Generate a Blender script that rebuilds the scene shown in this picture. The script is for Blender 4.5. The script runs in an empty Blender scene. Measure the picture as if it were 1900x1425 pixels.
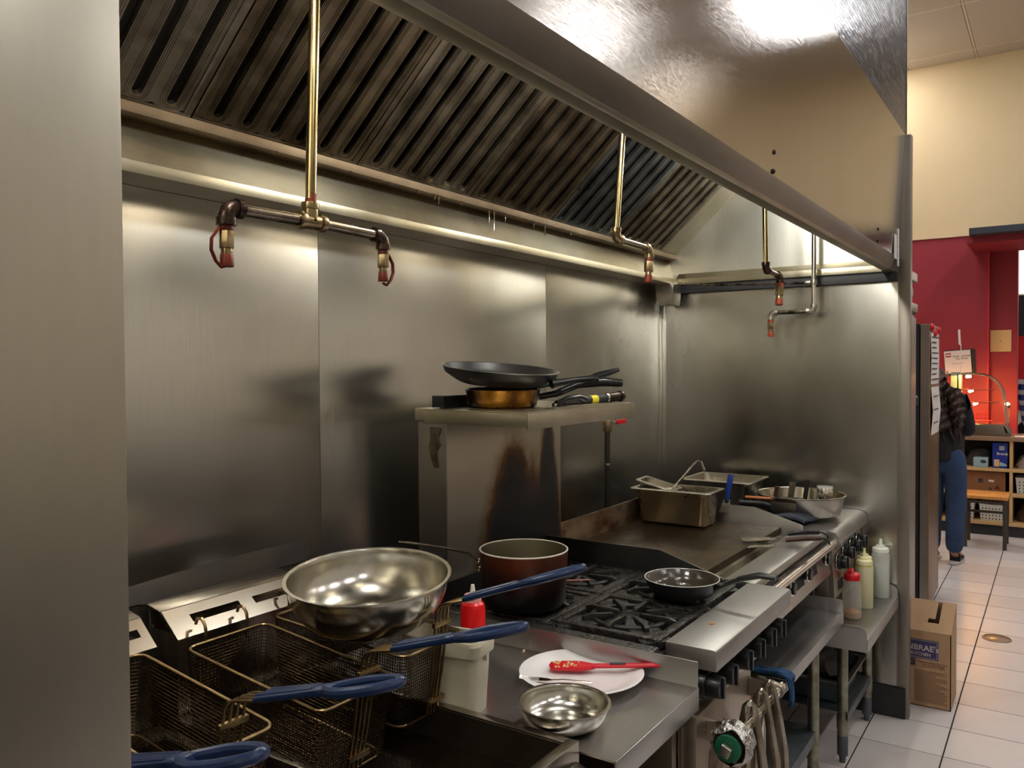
import bpy, bmesh, math, random
from mathutils import Vector, Matrix
random.seed(7)
R = math.radians
SC = bpy.context.scene
COL = SC.collection

# ------------------------------------------------------------------ camera
cam_d = bpy.data.cameras.new('camera')
cam = bpy.data.objects.new('camera', cam_d)
COL.objects.link(cam)
YAW, PITCH, ROLL = R(33.808), R(-1.2206), R(-0.3486)
_f = Vector((math.cos(YAW)*math.cos(PITCH), math.sin(YAW)*math.cos(PITCH), math.sin(PITCH)))
_r = Vector((math.sin(YAW), -math.cos(YAW), 0.0))
_u = _r.cross(_f)
_c, _s = math.cos(ROLL), math.sin(ROLL)
_r2 = _r*_c + _u*_s
_u2 = _u*_c - _r*_s
cam.matrix_world = Matrix(((_r2.x, _u2.x, -_f.x, 0), (_r2.y, _u2.y, -_f.y, 0), (_r2.z, _u2.z, -_f.z, 1.6), (0, 0, 0, 1)))
cam_d.sensor_width = 36.0
cam_d.lens = 36.0*1513.97/1900.0
cam_d.clip_start = 0.02
SC.camera = cam

# ------------------------------------------------------------------ world, exposure
W = bpy.data.worlds.new('world'); SC.world = W
W.use_nodes = True
W.node_tree.nodes['Background'].inputs[0].default_value = (0.9, 0.93, 1.0, 1)
W.node_tree.nodes['Background'].inputs[1].default_value = 0.05
SC.view_settings.view_transform = 'Standard'
SC.view_settings.look = 'None'
SC.view_settings.gamma = 1.0
SC.view_settings.use_curve_mapping = False
SC.view_settings.exposure = 0.48
SC.cycles.use_denoising = True
SC.cycles.max_bounces = 10
SC.cycles.diffuse_bounces = 4
SC.cycles.glossy_bounces = 5
SC.cycles.transmission_bounces = 8
SC.cycles.sample_clamp_indirect = 6.0
SC.cycles.caustics_refractive = False
LAMP = 26.0          # strength of the ceiling troffers
HOODLAMP = 185.0      # strength of the globes under the hood

# ------------------------------------------------------------------ materials
def lin(c):
    return tuple(((v/12.92) if v <= 0.04045 else ((v+0.055)/1.055)**2.4) for v in (x/255.0 for x in c))

def newmat(name):
    m = bpy.data.materials.new(name); m.use_nodes = True
    nt = m.node_tree
    return m, nt, nt.nodes['Principled BSDF']

def noise(nt, scale, stretch=(1, 1, 1), detail=4.0, rough=0.55, space='Object', loc=(0, 0, 0)):
    tc = nt.nodes.new('ShaderNodeTexCoord')
    mp = nt.nodes.new('ShaderNodeMapping')
    mp.inputs['Scale'].default_value = stretch
    mp.inputs['Location'].default_value = loc
    n = nt.nodes.new('ShaderNodeTexNoise')
    n.inputs['Scale'].default_value = scale
    n.inputs['Detail'].default_value = detail
    n.inputs['Roughness'].default_value = rough
    nt.links.new(tc.outputs[space], mp.inputs['Vector'])
    nt.links.new(mp.outputs[0], n.inputs['Vector'])
    return n.outputs['Fac']

def ramp(nt, fac, stops):
    r = nt.nodes.new('ShaderNodeValToRGB')
    e = r.color_ramp.elements
    while len(e) < len(stops):
        e.new(0.5)
    for i, (p, c) in enumerate(stops):
        e[i].position = p
        e[i].color = (c, c, c, 1) if isinstance(c, (int, float)) else (*c, 1)
    nt.links.new(fac, r.inputs[0])
    return r.outputs[0]

def mix(nt, fac, a, b):
    m = nt.nodes.new('ShaderNodeMix'); m.data_type = 'RGBA'
    for sock, v in ((m.inputs[0], fac), (m.inputs[6], a), (m.inputs[7], b)):
        if isinstance(v, bpy.types.NodeSocket):
            nt.links.new(v, sock)
        elif isinstance(v, (int, float)):
            sock.default_value = v
        else:
            sock.default_value = (*v, 1)
    return m.outputs[2]

def bump(nt, b, h, strength, dist=0.002):
    n = nt.nodes.new('ShaderNodeBump')
    n.inputs['Strength'].default_value = strength
    n.inputs['Distance'].default_value = dist
    nt.links.new(h, n.inputs['Height'])
    nt.links.new(n.outputs[0], b.inputs['Normal'])
    return n

def mat(name, col, metal=0.0, rough=0.5, col2=None, nscale=8, stretch=(1, 1, 1), lo=0.22, hi=0.78, bmp=0.0, bscale=60,
        rvar=0.0, spec=0.5, trans=0.0, ior=1.45, emit=None, estr=0.0, coat=0.0, bdist=0.002, bstretch=(1, 1, 1), alpha=1.0, sss=0.0):
    m, nt, b = newmat(name)
    c = lin(col)
    if col2 is not None:
        fac = ramp(nt, noise(nt, nscale, stretch, 3, 0.55), [(lo, 0.0), (hi, 1.0)])
        nt.links.new(mix(nt, fac, c, lin(col2)), b.inputs['Base Color'])
    else:
        b.inputs['Base Color'].default_value = (*c, 1)
    b.inputs['Metallic'].default_value = metal
    b.inputs['Roughness'].default_value = rough
    b.inputs['Specular IOR Level'].default_value = spec
    b.inputs['IOR'].default_value = ior
    b.inputs['Transmission Weight'].default_value = trans
    b.inputs['Coat Weight'].default_value = coat
    b.inputs['Alpha'].default_value = alpha
    if sss:
        b.inputs['Subsurface Weight'].default_value = sss
        b.inputs['Subsurface Radius'].default_value = (0.02, 0.02, 0.02)
    if rvar:
        nt.links.new(ramp(nt, noise(nt, nscale*1.7, stretch, 5, 0.65, loc=(3, 1, 2)), [(0.3, max(0.02, rough-rvar)), (0.7, min(1, rough+rvar))]), b.inputs['Roughness'])
    if bmp:
        bump(nt, b, noise(nt, bscale, bstretch, 3, 0.6), bmp, bdist)
    if emit is not None:
        b.inputs['Emission Color'].default_value = (*lin(emit), 1)
        b.inputs['Emission Strength'].default_value = estr
    return m

def steel(name, col, rough=0.27, grain=(40, 40, 1.2), stain=None, stain_amt=0.5, rvar=0.08, wave=0.25, aniso=0.0, sscale=2.2, sstretch=(1, 1, 0.5), gamt=0.045, micro=None):
    """brushed stainless sheet: grain, soft waviness, grease film"""
    m, nt, b = newmat(name)
    base = lin(col)
    g = noise(nt, 9, grain, 3, 0.6)
    c = mix(nt, ramp(nt, g, [(0.3, 0.0), (0.7, 1.0)]), tuple(v*(1-gamt) for v in base), tuple(min(1, v*(1+gamt)) for v in base))
    if stain is not None:
        s = ramp(nt, noise(nt, sscale, sstretch, 4, 0.5, loc=(1.3, 0.4, 2.1)), [(0.3, 0.0), (0.8, stain_amt)])
        c = mix(nt, s, c, lin(stain))
    nt.links.new(c, b.inputs['Base Color'])
    b.inputs['Metallic'].default_value = 1.0
    nt.links.new(ramp(nt, noise(nt, 2.0, (1, 1, 0.5), 4, 0.5), [(0.25, max(0.05, rough-rvar)), (0.75, rough+rvar)]), b.inputs['Roughness'])
    if aniso:
        b.inputs['Anisotropic'].default_value = aniso
        t = nt.nodes.new('ShaderNodeTangent'); t.direction_type = 'RADIAL'; t.axis = 'Z'
        nt.links.new(t.outputs[0], b.inputs['Tangent'])
    n1 = bump(nt, b, noise(nt, 1.1, (1, 1, 0.8), 1, 0.4, loc=(5, 2, 1)), wave, 0.03)
    n2 = nt.nodes.new('ShaderNodeBump')
    n2.inputs['Strength'].default_value = gamt if micro is None else micro; n2.inputs['Distance'].default_value = 0.001
    nt.links.new(noise(nt, 30, grain, 2, 0.5), n2.inputs['Height'])
    nt.links.new(n1.outputs[0], n2.inputs['Normal'])
    nt.links.new(n2.outputs[0], b.inputs['Normal'])
    return m

M = {}
M['wall_steel'] = steel('wall_steel', (208, 206, 200), 0.24, stain=(178, 172, 158), stain_amt=0.5, rvar=0.04, wave=0.07)
M['side_steel'] = steel('side_steel', (204, 202, 196), 0.22, stain=(150, 142, 126), stain_amt=0.4, wave=0.07)
M['hood_steel'] = steel('hood_steel', (194, 187, 180), 0.10, grain=(0.8, 1, 60), stain=(158, 150, 140), stain_amt=0.4, wave=0.05, gamt=0.02, micro=0.08, rvar=0.02)
M['column_steel'] = steel('column_steel', (188, 182, 166), 0.28, grain=(14, 14, 1.5), stain=(160, 154, 140), stain_amt=0.4, gamt=0.02, wave=0.10)
M['end_sheet'] = steel('end_sheet', (226, 224, 214), 0.34, stain=(200, 196, 180), stain_amt=0.4, wave=0.35)
M['soot_steel'] = mat('soot_steel', (52, 43, 32), 0.1, 0.55, (20, 16, 13), 9, (0.5, 1, 1), 0.3, 0.65)
M['lip_steel'] = steel('lip_steel', (156, 148, 140), 0.34, grain=(1.2, 40, 40), stain=(116, 104, 92), stain_amt=0.5, wave=0.05)
M['gutter_steel'] = steel('gutter_steel', (196, 190, 170), 0.34, grain=(2, 10, 10), stain=(128, 112, 80), stain_amt=0.7, sscale=4, wave=0.1)
M['filter_steel'] = mat('filter_steel', (156, 146, 128), 1.0, 0.34, (88, 76, 62), 5, (1, 2.2, 2.2), 0.3, 0.8, bmp=0.12, bscale=150, rvar=0.08)
M['filter_blue'] = mat('filter_blue', (134, 136, 134), 1.0, 0.34, (78, 82, 84), 5, (1, 2.2, 2.2), 0.3, 0.8, bmp=0.12, bscale=150, rvar=0.08)
M['filter_pale'] = mat('filter_pale', (158, 147, 128), 1.0, 0.36, (90, 80, 66), 6, (1, 1.5, 1.5), 0.3, 0.75, bmp=0.12, bscale=150, rvar=0.08)
M['filter_brown'] = mat('filter_brown', (146, 132, 110), 1.0, 0.34, (78, 64, 48), 5, (1, 1.5, 1.5), 0.3, 0.75, bmp=0.12, bscale=150, rvar=0.08)
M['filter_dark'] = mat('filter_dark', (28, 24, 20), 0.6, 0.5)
M['bench_steel'] = steel('bench_steel', (184, 182, 180), 0.34, grain=(1.5, 30, 30), stain=(120, 116, 112), stain_amt=0.4, wave=0.03)
M['ledge_steel'] = steel('ledge_steel', (172, 170, 166), 0.46, grain=(1.5, 30, 30), stain=(170, 166, 160), stain_amt=0.4, wave=0.02, rvar=0.04)
M['rail_steel'] = mat('rail_steel', (128, 112, 90), 0.9, 0.58, (76, 60, 42), 7, (0.6, 1, 1), bmp=0.3, bscale=60)
M['room_paint'] = mat('room_paint', (216, 208, 192), 0.0, 0.7)
M['equip_steel'] = steel('equip_steel', (186, 180, 170), 0.27, grain=(1.5, 30, 30), stain=(112, 96, 76), stain_amt=0.45, wave=0.04)
M['fryer_steel'] = steel('fryer_steel', (190, 182, 170), 0.25, grain=(1.5, 30, 30), stain=(88, 64, 44), stain_amt=0.6, sscale=5, wave=0.05)
M['dirty_steel'] = steel('dirty_steel', (150, 140, 122), 0.38, grain=(2, 20, 20), stain=(44, 34, 26), stain_amt=0.9, sscale=6, wave=0.1)
M['door_steel'] = steel('door_steel', (196, 186, 172), 0.40, grain=(30, 30, 1), stain=(120, 96, 72), stain_amt=0.55, wave=0.05)
M['cook_steel'] = mat('cook_steel', (206, 200, 184), 1.0, 0.22, (170, 158, 132), 3, rvar=0.06, bmp=0.05, bscale=20)
M['bowl_steel'] = mat('bowl_steel', (206, 204, 198), 1.0, 0.20, (190, 184, 168), 4, rvar=0.05, bmp=0.03, bscale=14)
M['alu'] = mat('alu', (200, 196, 186), 1.0, 0.35, (160, 150, 130), 6, rvar=0.08)
M['pan_steel'] = mat('pan_steel', (196, 192, 180), 1.0, 0.30, (164, 154, 134), 3.5, rvar=0.06)
M['deep_grime'] = mat('deep_grime', (60, 52, 42), 0.6, 0.5)
M['chrome'] = mat('chrome', (224, 220, 212), 1.0, 0.14, rvar=0.04)
M['rail'] = mat('rail', (214, 204, 196), 1.0, 0.2, rvar=0.05)
M['galv'] = mat('galv', (168, 168, 152), 1.0, 0.42, (112, 108, 88), 22, rvar=0.1)
M['galv_dark'] = mat('galv_dark', (120, 126, 132), 1.0, 0.5, (96, 98, 100), 10)
M['flange_steel'] = steel('flange_steel', (150, 142, 132), 0.42, stain=(124, 116, 104), wave=0.03)
M['brass_pipe'] = mat('brass_pipe', (206, 190, 146), 1.0, 0.2, (146, 108, 56), 14, (1, 1, 0.35), 0.4, 0.75, rvar=0.06)
M['chrome_pipe'] = mat('chrome_pipe', (190, 184, 172), 1.0, 0.22, (120, 104, 84), 14, rvar=0.06)
M['greasy_pipe'] = mat('greasy_pipe', (150, 140, 128), 1.0, 0.26, (62, 48, 38), 18, (0.4, 1, 1), 0.4, 0.65, bmp=0.4, bscale=90, rvar=0.08)
M['dark_iron'] = mat('dark_iron', (46, 36, 32), 0.8, 0.28, (84, 66, 56), 30, bmp=0.5, bscale=80, rvar=0.08)
M['brass_fit'] = mat('brass_fit', (190, 176, 142), 1.0, 0.28, (132, 106, 72), 26, bmp=0.2, bscale=90)
M['rust_cap'] = mat('rust_cap', (120, 44, 26), 0.0, 0.42, (76, 26, 16), 30, bmp=0.3, bscale=90)
M['orange_cap'] = mat('orange_cap', (150, 62, 36), 0.0, 0.45)
M['cast'] = mat('cast', (22, 21, 20), 0.1, 0.42, (40, 37, 34), 22, bmp=0.7, bscale=110, rvar=0.14, spec=0.55)
M['cast_crust'] = mat('cast_crust', (20, 19, 18), 0.0, 0.36, (46, 42, 38), 40, bmp=1.0, bscale=70, bdist=0.006, rvar=0.14)
M['black_enamel'] = mat('black_enamel', (18, 18, 19), 0.0, 0.45, (34, 30, 27), 9, bmp=0.1)
M['black_plastic'] = mat('black_plastic', (22, 22, 23), 0.0, 0.3, rvar=0.05)
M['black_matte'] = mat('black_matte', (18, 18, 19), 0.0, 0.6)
M['black_gloss'] = mat('black_gloss', (14, 14, 15), 0.0, 0.18, (26, 22, 20), 5)
M['pipe_dark'] = mat('pipe_dark', (72, 70, 62), 0.8, 0.4, (50, 48, 44), 12)
M['shaker_plastic'] = mat('shaker_plastic', (214, 210, 196), 0.0, 0.15, alpha=0.22)
M['nonstick'] = mat('nonstick', (26, 26, 28), 0.0, 0.38, (38, 37, 37), 12, rvar=0.06, spec=0.6)
M['nonstick_greasy'] = mat('nonstick_greasy', (44, 40, 36), 0.0, 0.16, (74, 66, 56), 14, rvar=0.08, bmp=0.4, bscale=50, spec=0.8)
M['burnt_gold'] = mat('burnt_gold', (176, 122, 38), 0.55, 0.3, (56, 30, 18), 9, (1, 1, 0.4), 0.42, 0.6, rvar=0.06)
M['griddle_plate'] = mat('griddle_plate', (104, 86, 62), 0.85, 0.36, (52, 42, 34), 3.5, (1, 2, 1), 0.3, 0.72, rvar=0.1, bmp=0.05, bscale=40)
M['rust_steel'] = mat('rust_steel', (150, 132, 108), 0.8, 0.42, (94, 50, 26), 9, (1, 1, 2), 0.38, 0.68, bmp=0.2, bscale=60)
M['trough'] = mat('trough', (150, 142, 124), 1.0, 0.35, (70, 58, 42), 9, (0.6, 2, 1), 0.35, 0.7)
M['wire'] = mat('wire', (92, 72, 48), 1.0, 0.34, (40, 28, 20), 30)
M['wire_bright'] = mat('wire_bright', (180, 158, 118), 1.0, 0.3, (112, 84, 52), 24)
M['blue_vinyl'] = mat('blue_vinyl', (32, 56, 100), 0.0, 0.32, (20, 36, 70), 10, rvar=0.06, bmp=0.15, bscale=30)
M['oil'] = mat('oil', (16, 11, 7), 0.0, 0.08)
M['red_plastic'] = mat('red_plastic', (226, 22, 24), 0.0, 0.32, sss=0.1)
M['red_cap'] = mat('red_cap', (196, 20, 30), 0.0, 0.3)
M['pink_cap'] = mat('pink_cap', (246, 160, 156), 0.0, 0.35, sss=0.2)
M['red_silicone'] = mat('red_silicone', (214, 26, 46), 0.0, 0.35, (190, 18, 36), 8)
M['ceramic'] = mat('ceramic', (236, 232, 230), 0.0, 0.12, coat=0.3)
M['tub'] = mat('tub', (212, 206, 186), 0.0, 0.4, (196, 186, 160), 6, trans=0.15, sss=0.25)
M['sauce'] = mat('sauce', (196, 164, 150), 0.0, 0.35)
M['clear_plastic'] = mat('clear_plastic', (236, 238, 230), 0.0, 0.2, alpha=0.38)
M['white_cap'] = mat('white_cap', (232, 234, 222), 0.0, 0.35, sss=0.2)
M['cream_cap'] = mat('cream_cap', (234, 226, 176), 0.0, 0.35, sss=0.2)
M['oil_yellow'] = mat('oil_yellow', (206, 190, 52), 0.0, 0.25, sss=0.5)
M['water_fill'] = mat('water_fill', (178, 184, 170), 0.0, 0.25, sss=0.5)
M['seeds'] = mat('seeds', (196, 122, 50), 0.0, 0.7, (120, 60, 24), 120)
M['knife_wood'] = mat('knife_wood', (190, 116, 62), 0.0, 0.5, (150, 84, 40), 14, (8, 1, 1))
M['brown_wood'] = mat('brown_wood', (72, 40, 30), 0.0, 0.45, (48, 28, 22), 20, (4, 1, 1))
M['pink_tab'] = mat('pink_tab', (150, 96, 88), 0.0, 0.5)
M['blue_handle'] = mat('blue_handle', (28, 60, 140), 0.0, 0.35)
M['blue_cloth'] = mat('blue_cloth', (18, 76, 122), 0.0, 0.7, (10, 50, 90), 20, bmp=0.4, bscale=120)
M['grey_cloth'] = mat('grey_cloth', (62, 66, 78), 0.0, 0.85, (40, 42, 52), 20)
M['foil'] = mat('foil', (190, 188, 182), 1.0, 0.25, bmp=1.0, bscale=70, bdist=0.01)
M['green_seal'] = mat('green_seal', (24, 96, 66), 0.0, 0.5)
M['cardboard'] = mat('cardboard', (176, 142, 108), 0.0, 0.8, (162, 128, 94), 10)
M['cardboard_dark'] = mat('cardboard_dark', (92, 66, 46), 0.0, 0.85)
M['print_navy'] = mat('print_navy', (62, 58, 92), 0.0, 0.7)
M['print_brown'] = mat('print_brown', (124, 92, 70), 0.0, 0.8)
M['print_light'] = mat('print_light', (190, 176, 176), 0.0, 0.7)
M['paper'] = mat('paper', (214, 208, 204), 0.0, 0.7)
M['paper_yellow'] = mat('paper_yellow', (214, 178, 120), 0.0, 0.7)
M['ink'] = mat('ink', (60, 56, 60), 0.0, 0.7)
M['ink_red'] = mat('ink_red', (150, 60, 70), 0.0, 0.7)
M['yellow_label'] = mat('yellow_label', (224, 208, 40), 0.0, 0.5)
M['beige_wall'] = mat('beige_wall', (212, 190, 152), 0.0, 0.7, (206, 184, 144), 2, bmp=0.05, bscale=80)
M['red_wall'] = mat('red_wall', (146, 40, 52), 0.0, 0.55, (138, 34, 46), 2)
M['red_bright'] = mat('red_bright', (196, 30, 36), 0.0, 0.5)
M['cream_wall'] = mat('cream_wall', (214, 206, 192), 0.0, 0.7)
M['ceiling_tile'] = mat('ceiling_tile', (196, 184, 170), 0.0, 0.85, (188, 176, 160), 60, bmp=0.1, bscale=200)
M['ceiling_grid'] = mat('ceiling_grid', (206, 196, 182), 0.0, 0.5)
M['floor_tile'] = mat('floor_tile', (206, 198, 196), 0.0, 0.24, (196, 186, 182), 5, rvar=0.07)
M['grout'] = mat('grout', (44, 32, 28), 0.0, 0.9)
M['kick'] = mat('kick', (40, 40, 43), 0.0, 0.6, (48, 47, 48), 6)
M['dark_bar'] = mat('dark_bar', (46, 50, 60), 0.0, 0.5)
M['counter_top'] = mat('counter_top', (146, 118, 94), 0.0, 0.25)
M['pale_wood'] = mat('pale_wood', (206, 172, 120), 0.0, 0.5, (190, 154, 102), 6, (1, 8, 1))
M['seat_wood'] = mat('seat_wood', (206, 148, 80), 0.0, 0.35, (184, 124, 60), 6, (1, 8, 1))
M['leg_metal'] = mat('leg_metal', (78, 72, 66), 0.6, 0.45)
M['cabinet_grey'] = mat('cabinet_grey', (170, 160, 152), 0.9, 0.38, (150, 140, 130), 3)
M['fridge_front'] = mat('fridge_front', (150, 122, 96), 0.9, 0.35, (120, 92, 70), 2, (1, 1, 0.5))
M['fridge_black'] = mat('fridge_black', (22, 24, 27), 0.0, 0.5)
M['basket_white'] = mat('basket_white', (206, 204, 196), 0.0, 0.5)
M['basket_hole'] = mat('basket_hole', (44, 40, 38), 0.0, 0.8)
M['box_blue'] = mat('box_blue', (34, 60, 160), 0.0, 0.4, (24, 40, 120), 6)
M['box_teal'] = mat('box_teal', (150, 178, 186), 0.0, 0.5)
M['bag_white'] = mat('bag_white', (196, 186, 180), 0.0, 0.5, (150, 140, 132), 14)
M['bag_grey'] = mat('bag_grey', (84, 84, 84), 0.0, 0.5)
M['carton'] = mat('carton', (142, 96, 62), 0.0, 0.8, (128, 84, 52), 8)
M['glass'] = mat('glass', (250, 244, 236), 0.0, 0.02, trans=1.0, ior=1.1)
M['heat_strip'] = mat('heat_strip', (255, 210, 150), 0.0, 0.5, emit=(255, 180, 96), estr=200.0)
M['case_steel'] = mat('case_steel', (128, 116, 102), 0.8, 0.35)
M['lamp_panel'] = mat('lamp_panel', (255, 255, 255), 0.0, 0.5, emit=(250, 250, 252), estr=LAMP)
M['lamp_glass'] = mat('lamp_glass', (255, 255, 240), 0.0, 0.4, emit=(252, 251, 244), estr=HOODLAMP)
M['menu_lit'] = mat('menu_lit', (230, 222, 216), 0.0, 0.5, emit=(255, 244, 238), estr=0.9)
M['white_frame'] = mat('white_frame', (230, 228, 222), 0.0, 0.4)
M['skin'] = mat('skin', (190, 134, 108), 0.0, 0.5, sss=0.1)
M['hair'] = mat('hair', (40, 26, 22), 0.0, 0.55, (64, 40, 32), 40, (1, 1, 0.3), bmp=0.8, bscale=50, bdist=0.01)
M['black_hair'] = mat('black_hair', (18, 16, 16), 0.0, 0.5)
M['jacket'] = mat('jacket', (24, 24, 27), 0.0, 0.8, (32, 32, 35), 12)
M['jeans'] = mat('jeans', (52, 74, 108), 0.0, 0.85, (36, 54, 84), 9)
M['shoe'] = mat('shoe', (24, 24, 26), 0.0, 0.5)
M['shoe_sole'] = mat('shoe_sole', (186, 180, 172), 0.0, 0.6)
M['food'] = mat('food', (236, 214, 150), 0.0, 0.5)
M['crumb_orange'] = mat('crumb_orange', (214, 150, 90), 0.0, 0.7)
M['pot_inside'] = mat('pot_inside', (186, 180, 160), 1.0, 0.34, (150, 142, 120), 3)
M['screw'] = mat('screw', (64, 56, 50), 1.0, 0.35)
M['drip'] = mat('drip', (70, 40, 20), 0.0, 0.12, trans=0.3)
M['teal_foil'] = mat('teal_foil', (120, 150, 136), 0.0, 0.4)

def plaid():
    m, nt, b = newmat('plaid_shirt')
    tc = nt.nodes.new('ShaderNodeTexCoord'); sp = nt.nodes.new('ShaderNodeSeparateXYZ')
    nt.links.new(tc.outputs['Object'], sp.inputs[0])
    outs = []
    for ax, k in (('Y', 55.0), ('Z', 55.0)):
        mu = nt.nodes.new('ShaderNodeMath'); mu.operation = 'MULTIPLY'; mu.inputs[1].default_value = k
        nt.links.new(sp.outputs[ax], mu.inputs[0])
        si = nt.nodes.new('ShaderNodeMath'); si.operation = 'SINE'
        nt.links.new(mu.outputs[0], si.inputs[0])
        outs.append(ramp(nt, si.outputs[0], [(0.0, 0.0), (0.35, 1.0)]))
    c1 = mix(nt, outs[0], lin((24, 40, 110)), lin((60, 90, 170)))
    c = mix(nt, outs[1], c1, lin((226, 228, 236)))
    nt.links.new(c, b.inputs['Base Color']); b.inputs['Roughness'].default_value = 0.8
    return m
M['plaid'] = plaid()

def wood_floor_tile_variants():
    out = []
    for i, (a, b_) in enumerate((((208, 200, 198), (198, 190, 186)), ((202, 194, 190), (192, 182, 176)), ((212, 204, 200), (204, 196, 190)))):
        out.append(mat('floor_tile_%d' % i, a, 0.0, 0.36, b_, 5))
    return out
TILES = wood_floor_tile_variants()

def burnt_flue():
    """stainless sheet with the scorch that flames have burnt into it: two tongues rising from the burner"""
    m, nt, b = newmat('scorched_flue')
    tc = nt.nodes.new('ShaderNodeTexCoord'); sp = nt.nodes.new('ShaderNodeSeparateXYZ')
    nt.links.new(tc.outputs['Object'], sp.inputs[0])
    nz = noise(nt, 14, (1, 1, 0.7), 5, 0.65)
    nz2 = noise(nt, 5, (1, 1, 0.5), 3, 0.5)
    def math_(op, a, b_=None, c=None):
        n = nt.nodes.new('ShaderNodeMath'); n.operation = op
        for i, v in enumerate((a, b_, c)):
            if v is None: continue
            if isinstance(v, bpy.types.NodeSocket): nt.links.new(v, n.inputs[i])
            else: n.inputs[i].default_value = v
        return n.outputs[0]
    X = sp.outputs['X']; Z = sp.outputs['Z']
    # each tongue: height limit falls off with distance from its axis. local x 0..0.66, z 0..0.5
    def tongue(cx, w, h, shape):
        d = math_('ABSOLUTE', math_('DIVIDE', math_('SUBTRACT', X, cx), w))
        lim = math_('SUBTRACT', h, math_('MULTIPLY', math_('POWER', d, shape), h))
        t = math_('SUBTRACT', lim, Z)
        return t
    t = math_('MAXIMUM', tongue(0.35, 0.20, 0.36, 1.8), tongue(0.570, 0.090, 0.52, 1.5))
    t = math_('MAXIMUM', t, tongue(0.42, 0.26, 0.27, 3.0))
    t = math_('ADD', t, math_('MULTIPLY', math_('SUBTRACT', nz2, 0.5), 0.16))
    t = math_('ADD', t, math_('MULTIPLY', math_('SUBTRACT', nz, 0.5), 0.20))
    f1 = nt.nodes.new('ShaderNodeMapRange'); f1.inputs[1].default_value = -0.17; f1.inputs[2].default_value = 0.16
    nt.links.new(t, f1.inputs[0])
    r = nt.nodes.new('ShaderNodeValToRGB')
    e = r.color_ramp.elements
    st = [(0.0, (182, 174, 160)), (0.25, (160, 148, 128)), (0.42, (112, 78, 44)), (0.55, (56, 34, 28)), (0.75, (22, 21, 21)), (1.0, (18, 18, 19))]
    while len(e) < len(st): e.new(0.5)
    for i, (p, c) in enumerate(st):
        e[i].position = p; e[i].color = (*lin(c), 1)
    nt.links.new(f1.outputs[0], r.inputs[0])
    nt.links.new(r.outputs[0], b.inputs['Base Color'])
    nt.links.new(ramp(nt, f1.outputs[0], [(0.3, 1.0), (0.6, 0.2)]), b.inputs['Metallic'])
    nt.links.new(ramp(nt, f1.outputs[0], [(0.2, 0.38), (0.7, 0.5)]), b.inputs['Roughness'])
    return m
M['scorched'] = burnt_flue()

def pot_outside():
    m, nt, b = newmat('scorched_copper')
    tc = nt.nodes.new('ShaderNodeTexCoord'); sp = nt.nodes.new('ShaderNodeSeparateXYZ')
    nt.links.new(tc.outputs['Object'], sp.inputs[0])
    nz = noise(nt, 7, (1, 1, 1), 5, 0.6)
    ad = nt.nodes.new('ShaderNodeMath'); ad.operation = 'MULTIPLY_ADD'; ad.inputs[1].default_value = 7.0
    nt.links.new(sp.outputs['Z'], ad.inputs[0]); nt.links.new(nz, ad.inputs[2])
    r = nt.nodes.new('ShaderNodeValToRGB'); e = r.color_ramp.elements
    st = [(0.72, (20, 17, 16)), (1.08, (52, 28, 20)), (1.5, (104, 54, 34))]
    e.new(0.5)
    for i, (p, c) in enumerate(st):
        e[i].position = p/1.6; e[i].color = (*lin(c), 1)
    dv = nt.nodes.new('ShaderNodeMath'); dv.operation = 'DIVIDE'; dv.inputs[1].default_value = 1.6
    nt.links.new(ad.outputs[0], dv.inputs[0]); nt.links.new(dv.outputs[0], r.inputs[0])
    nt.links.new(r.outputs[0], b.inputs['Base Color'])
    b.inputs['Metallic'].default_value = 0.6; b.inputs['Roughness'].default_value = 0.34
    return m
M['pot_outside'] = pot_outside()

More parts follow.
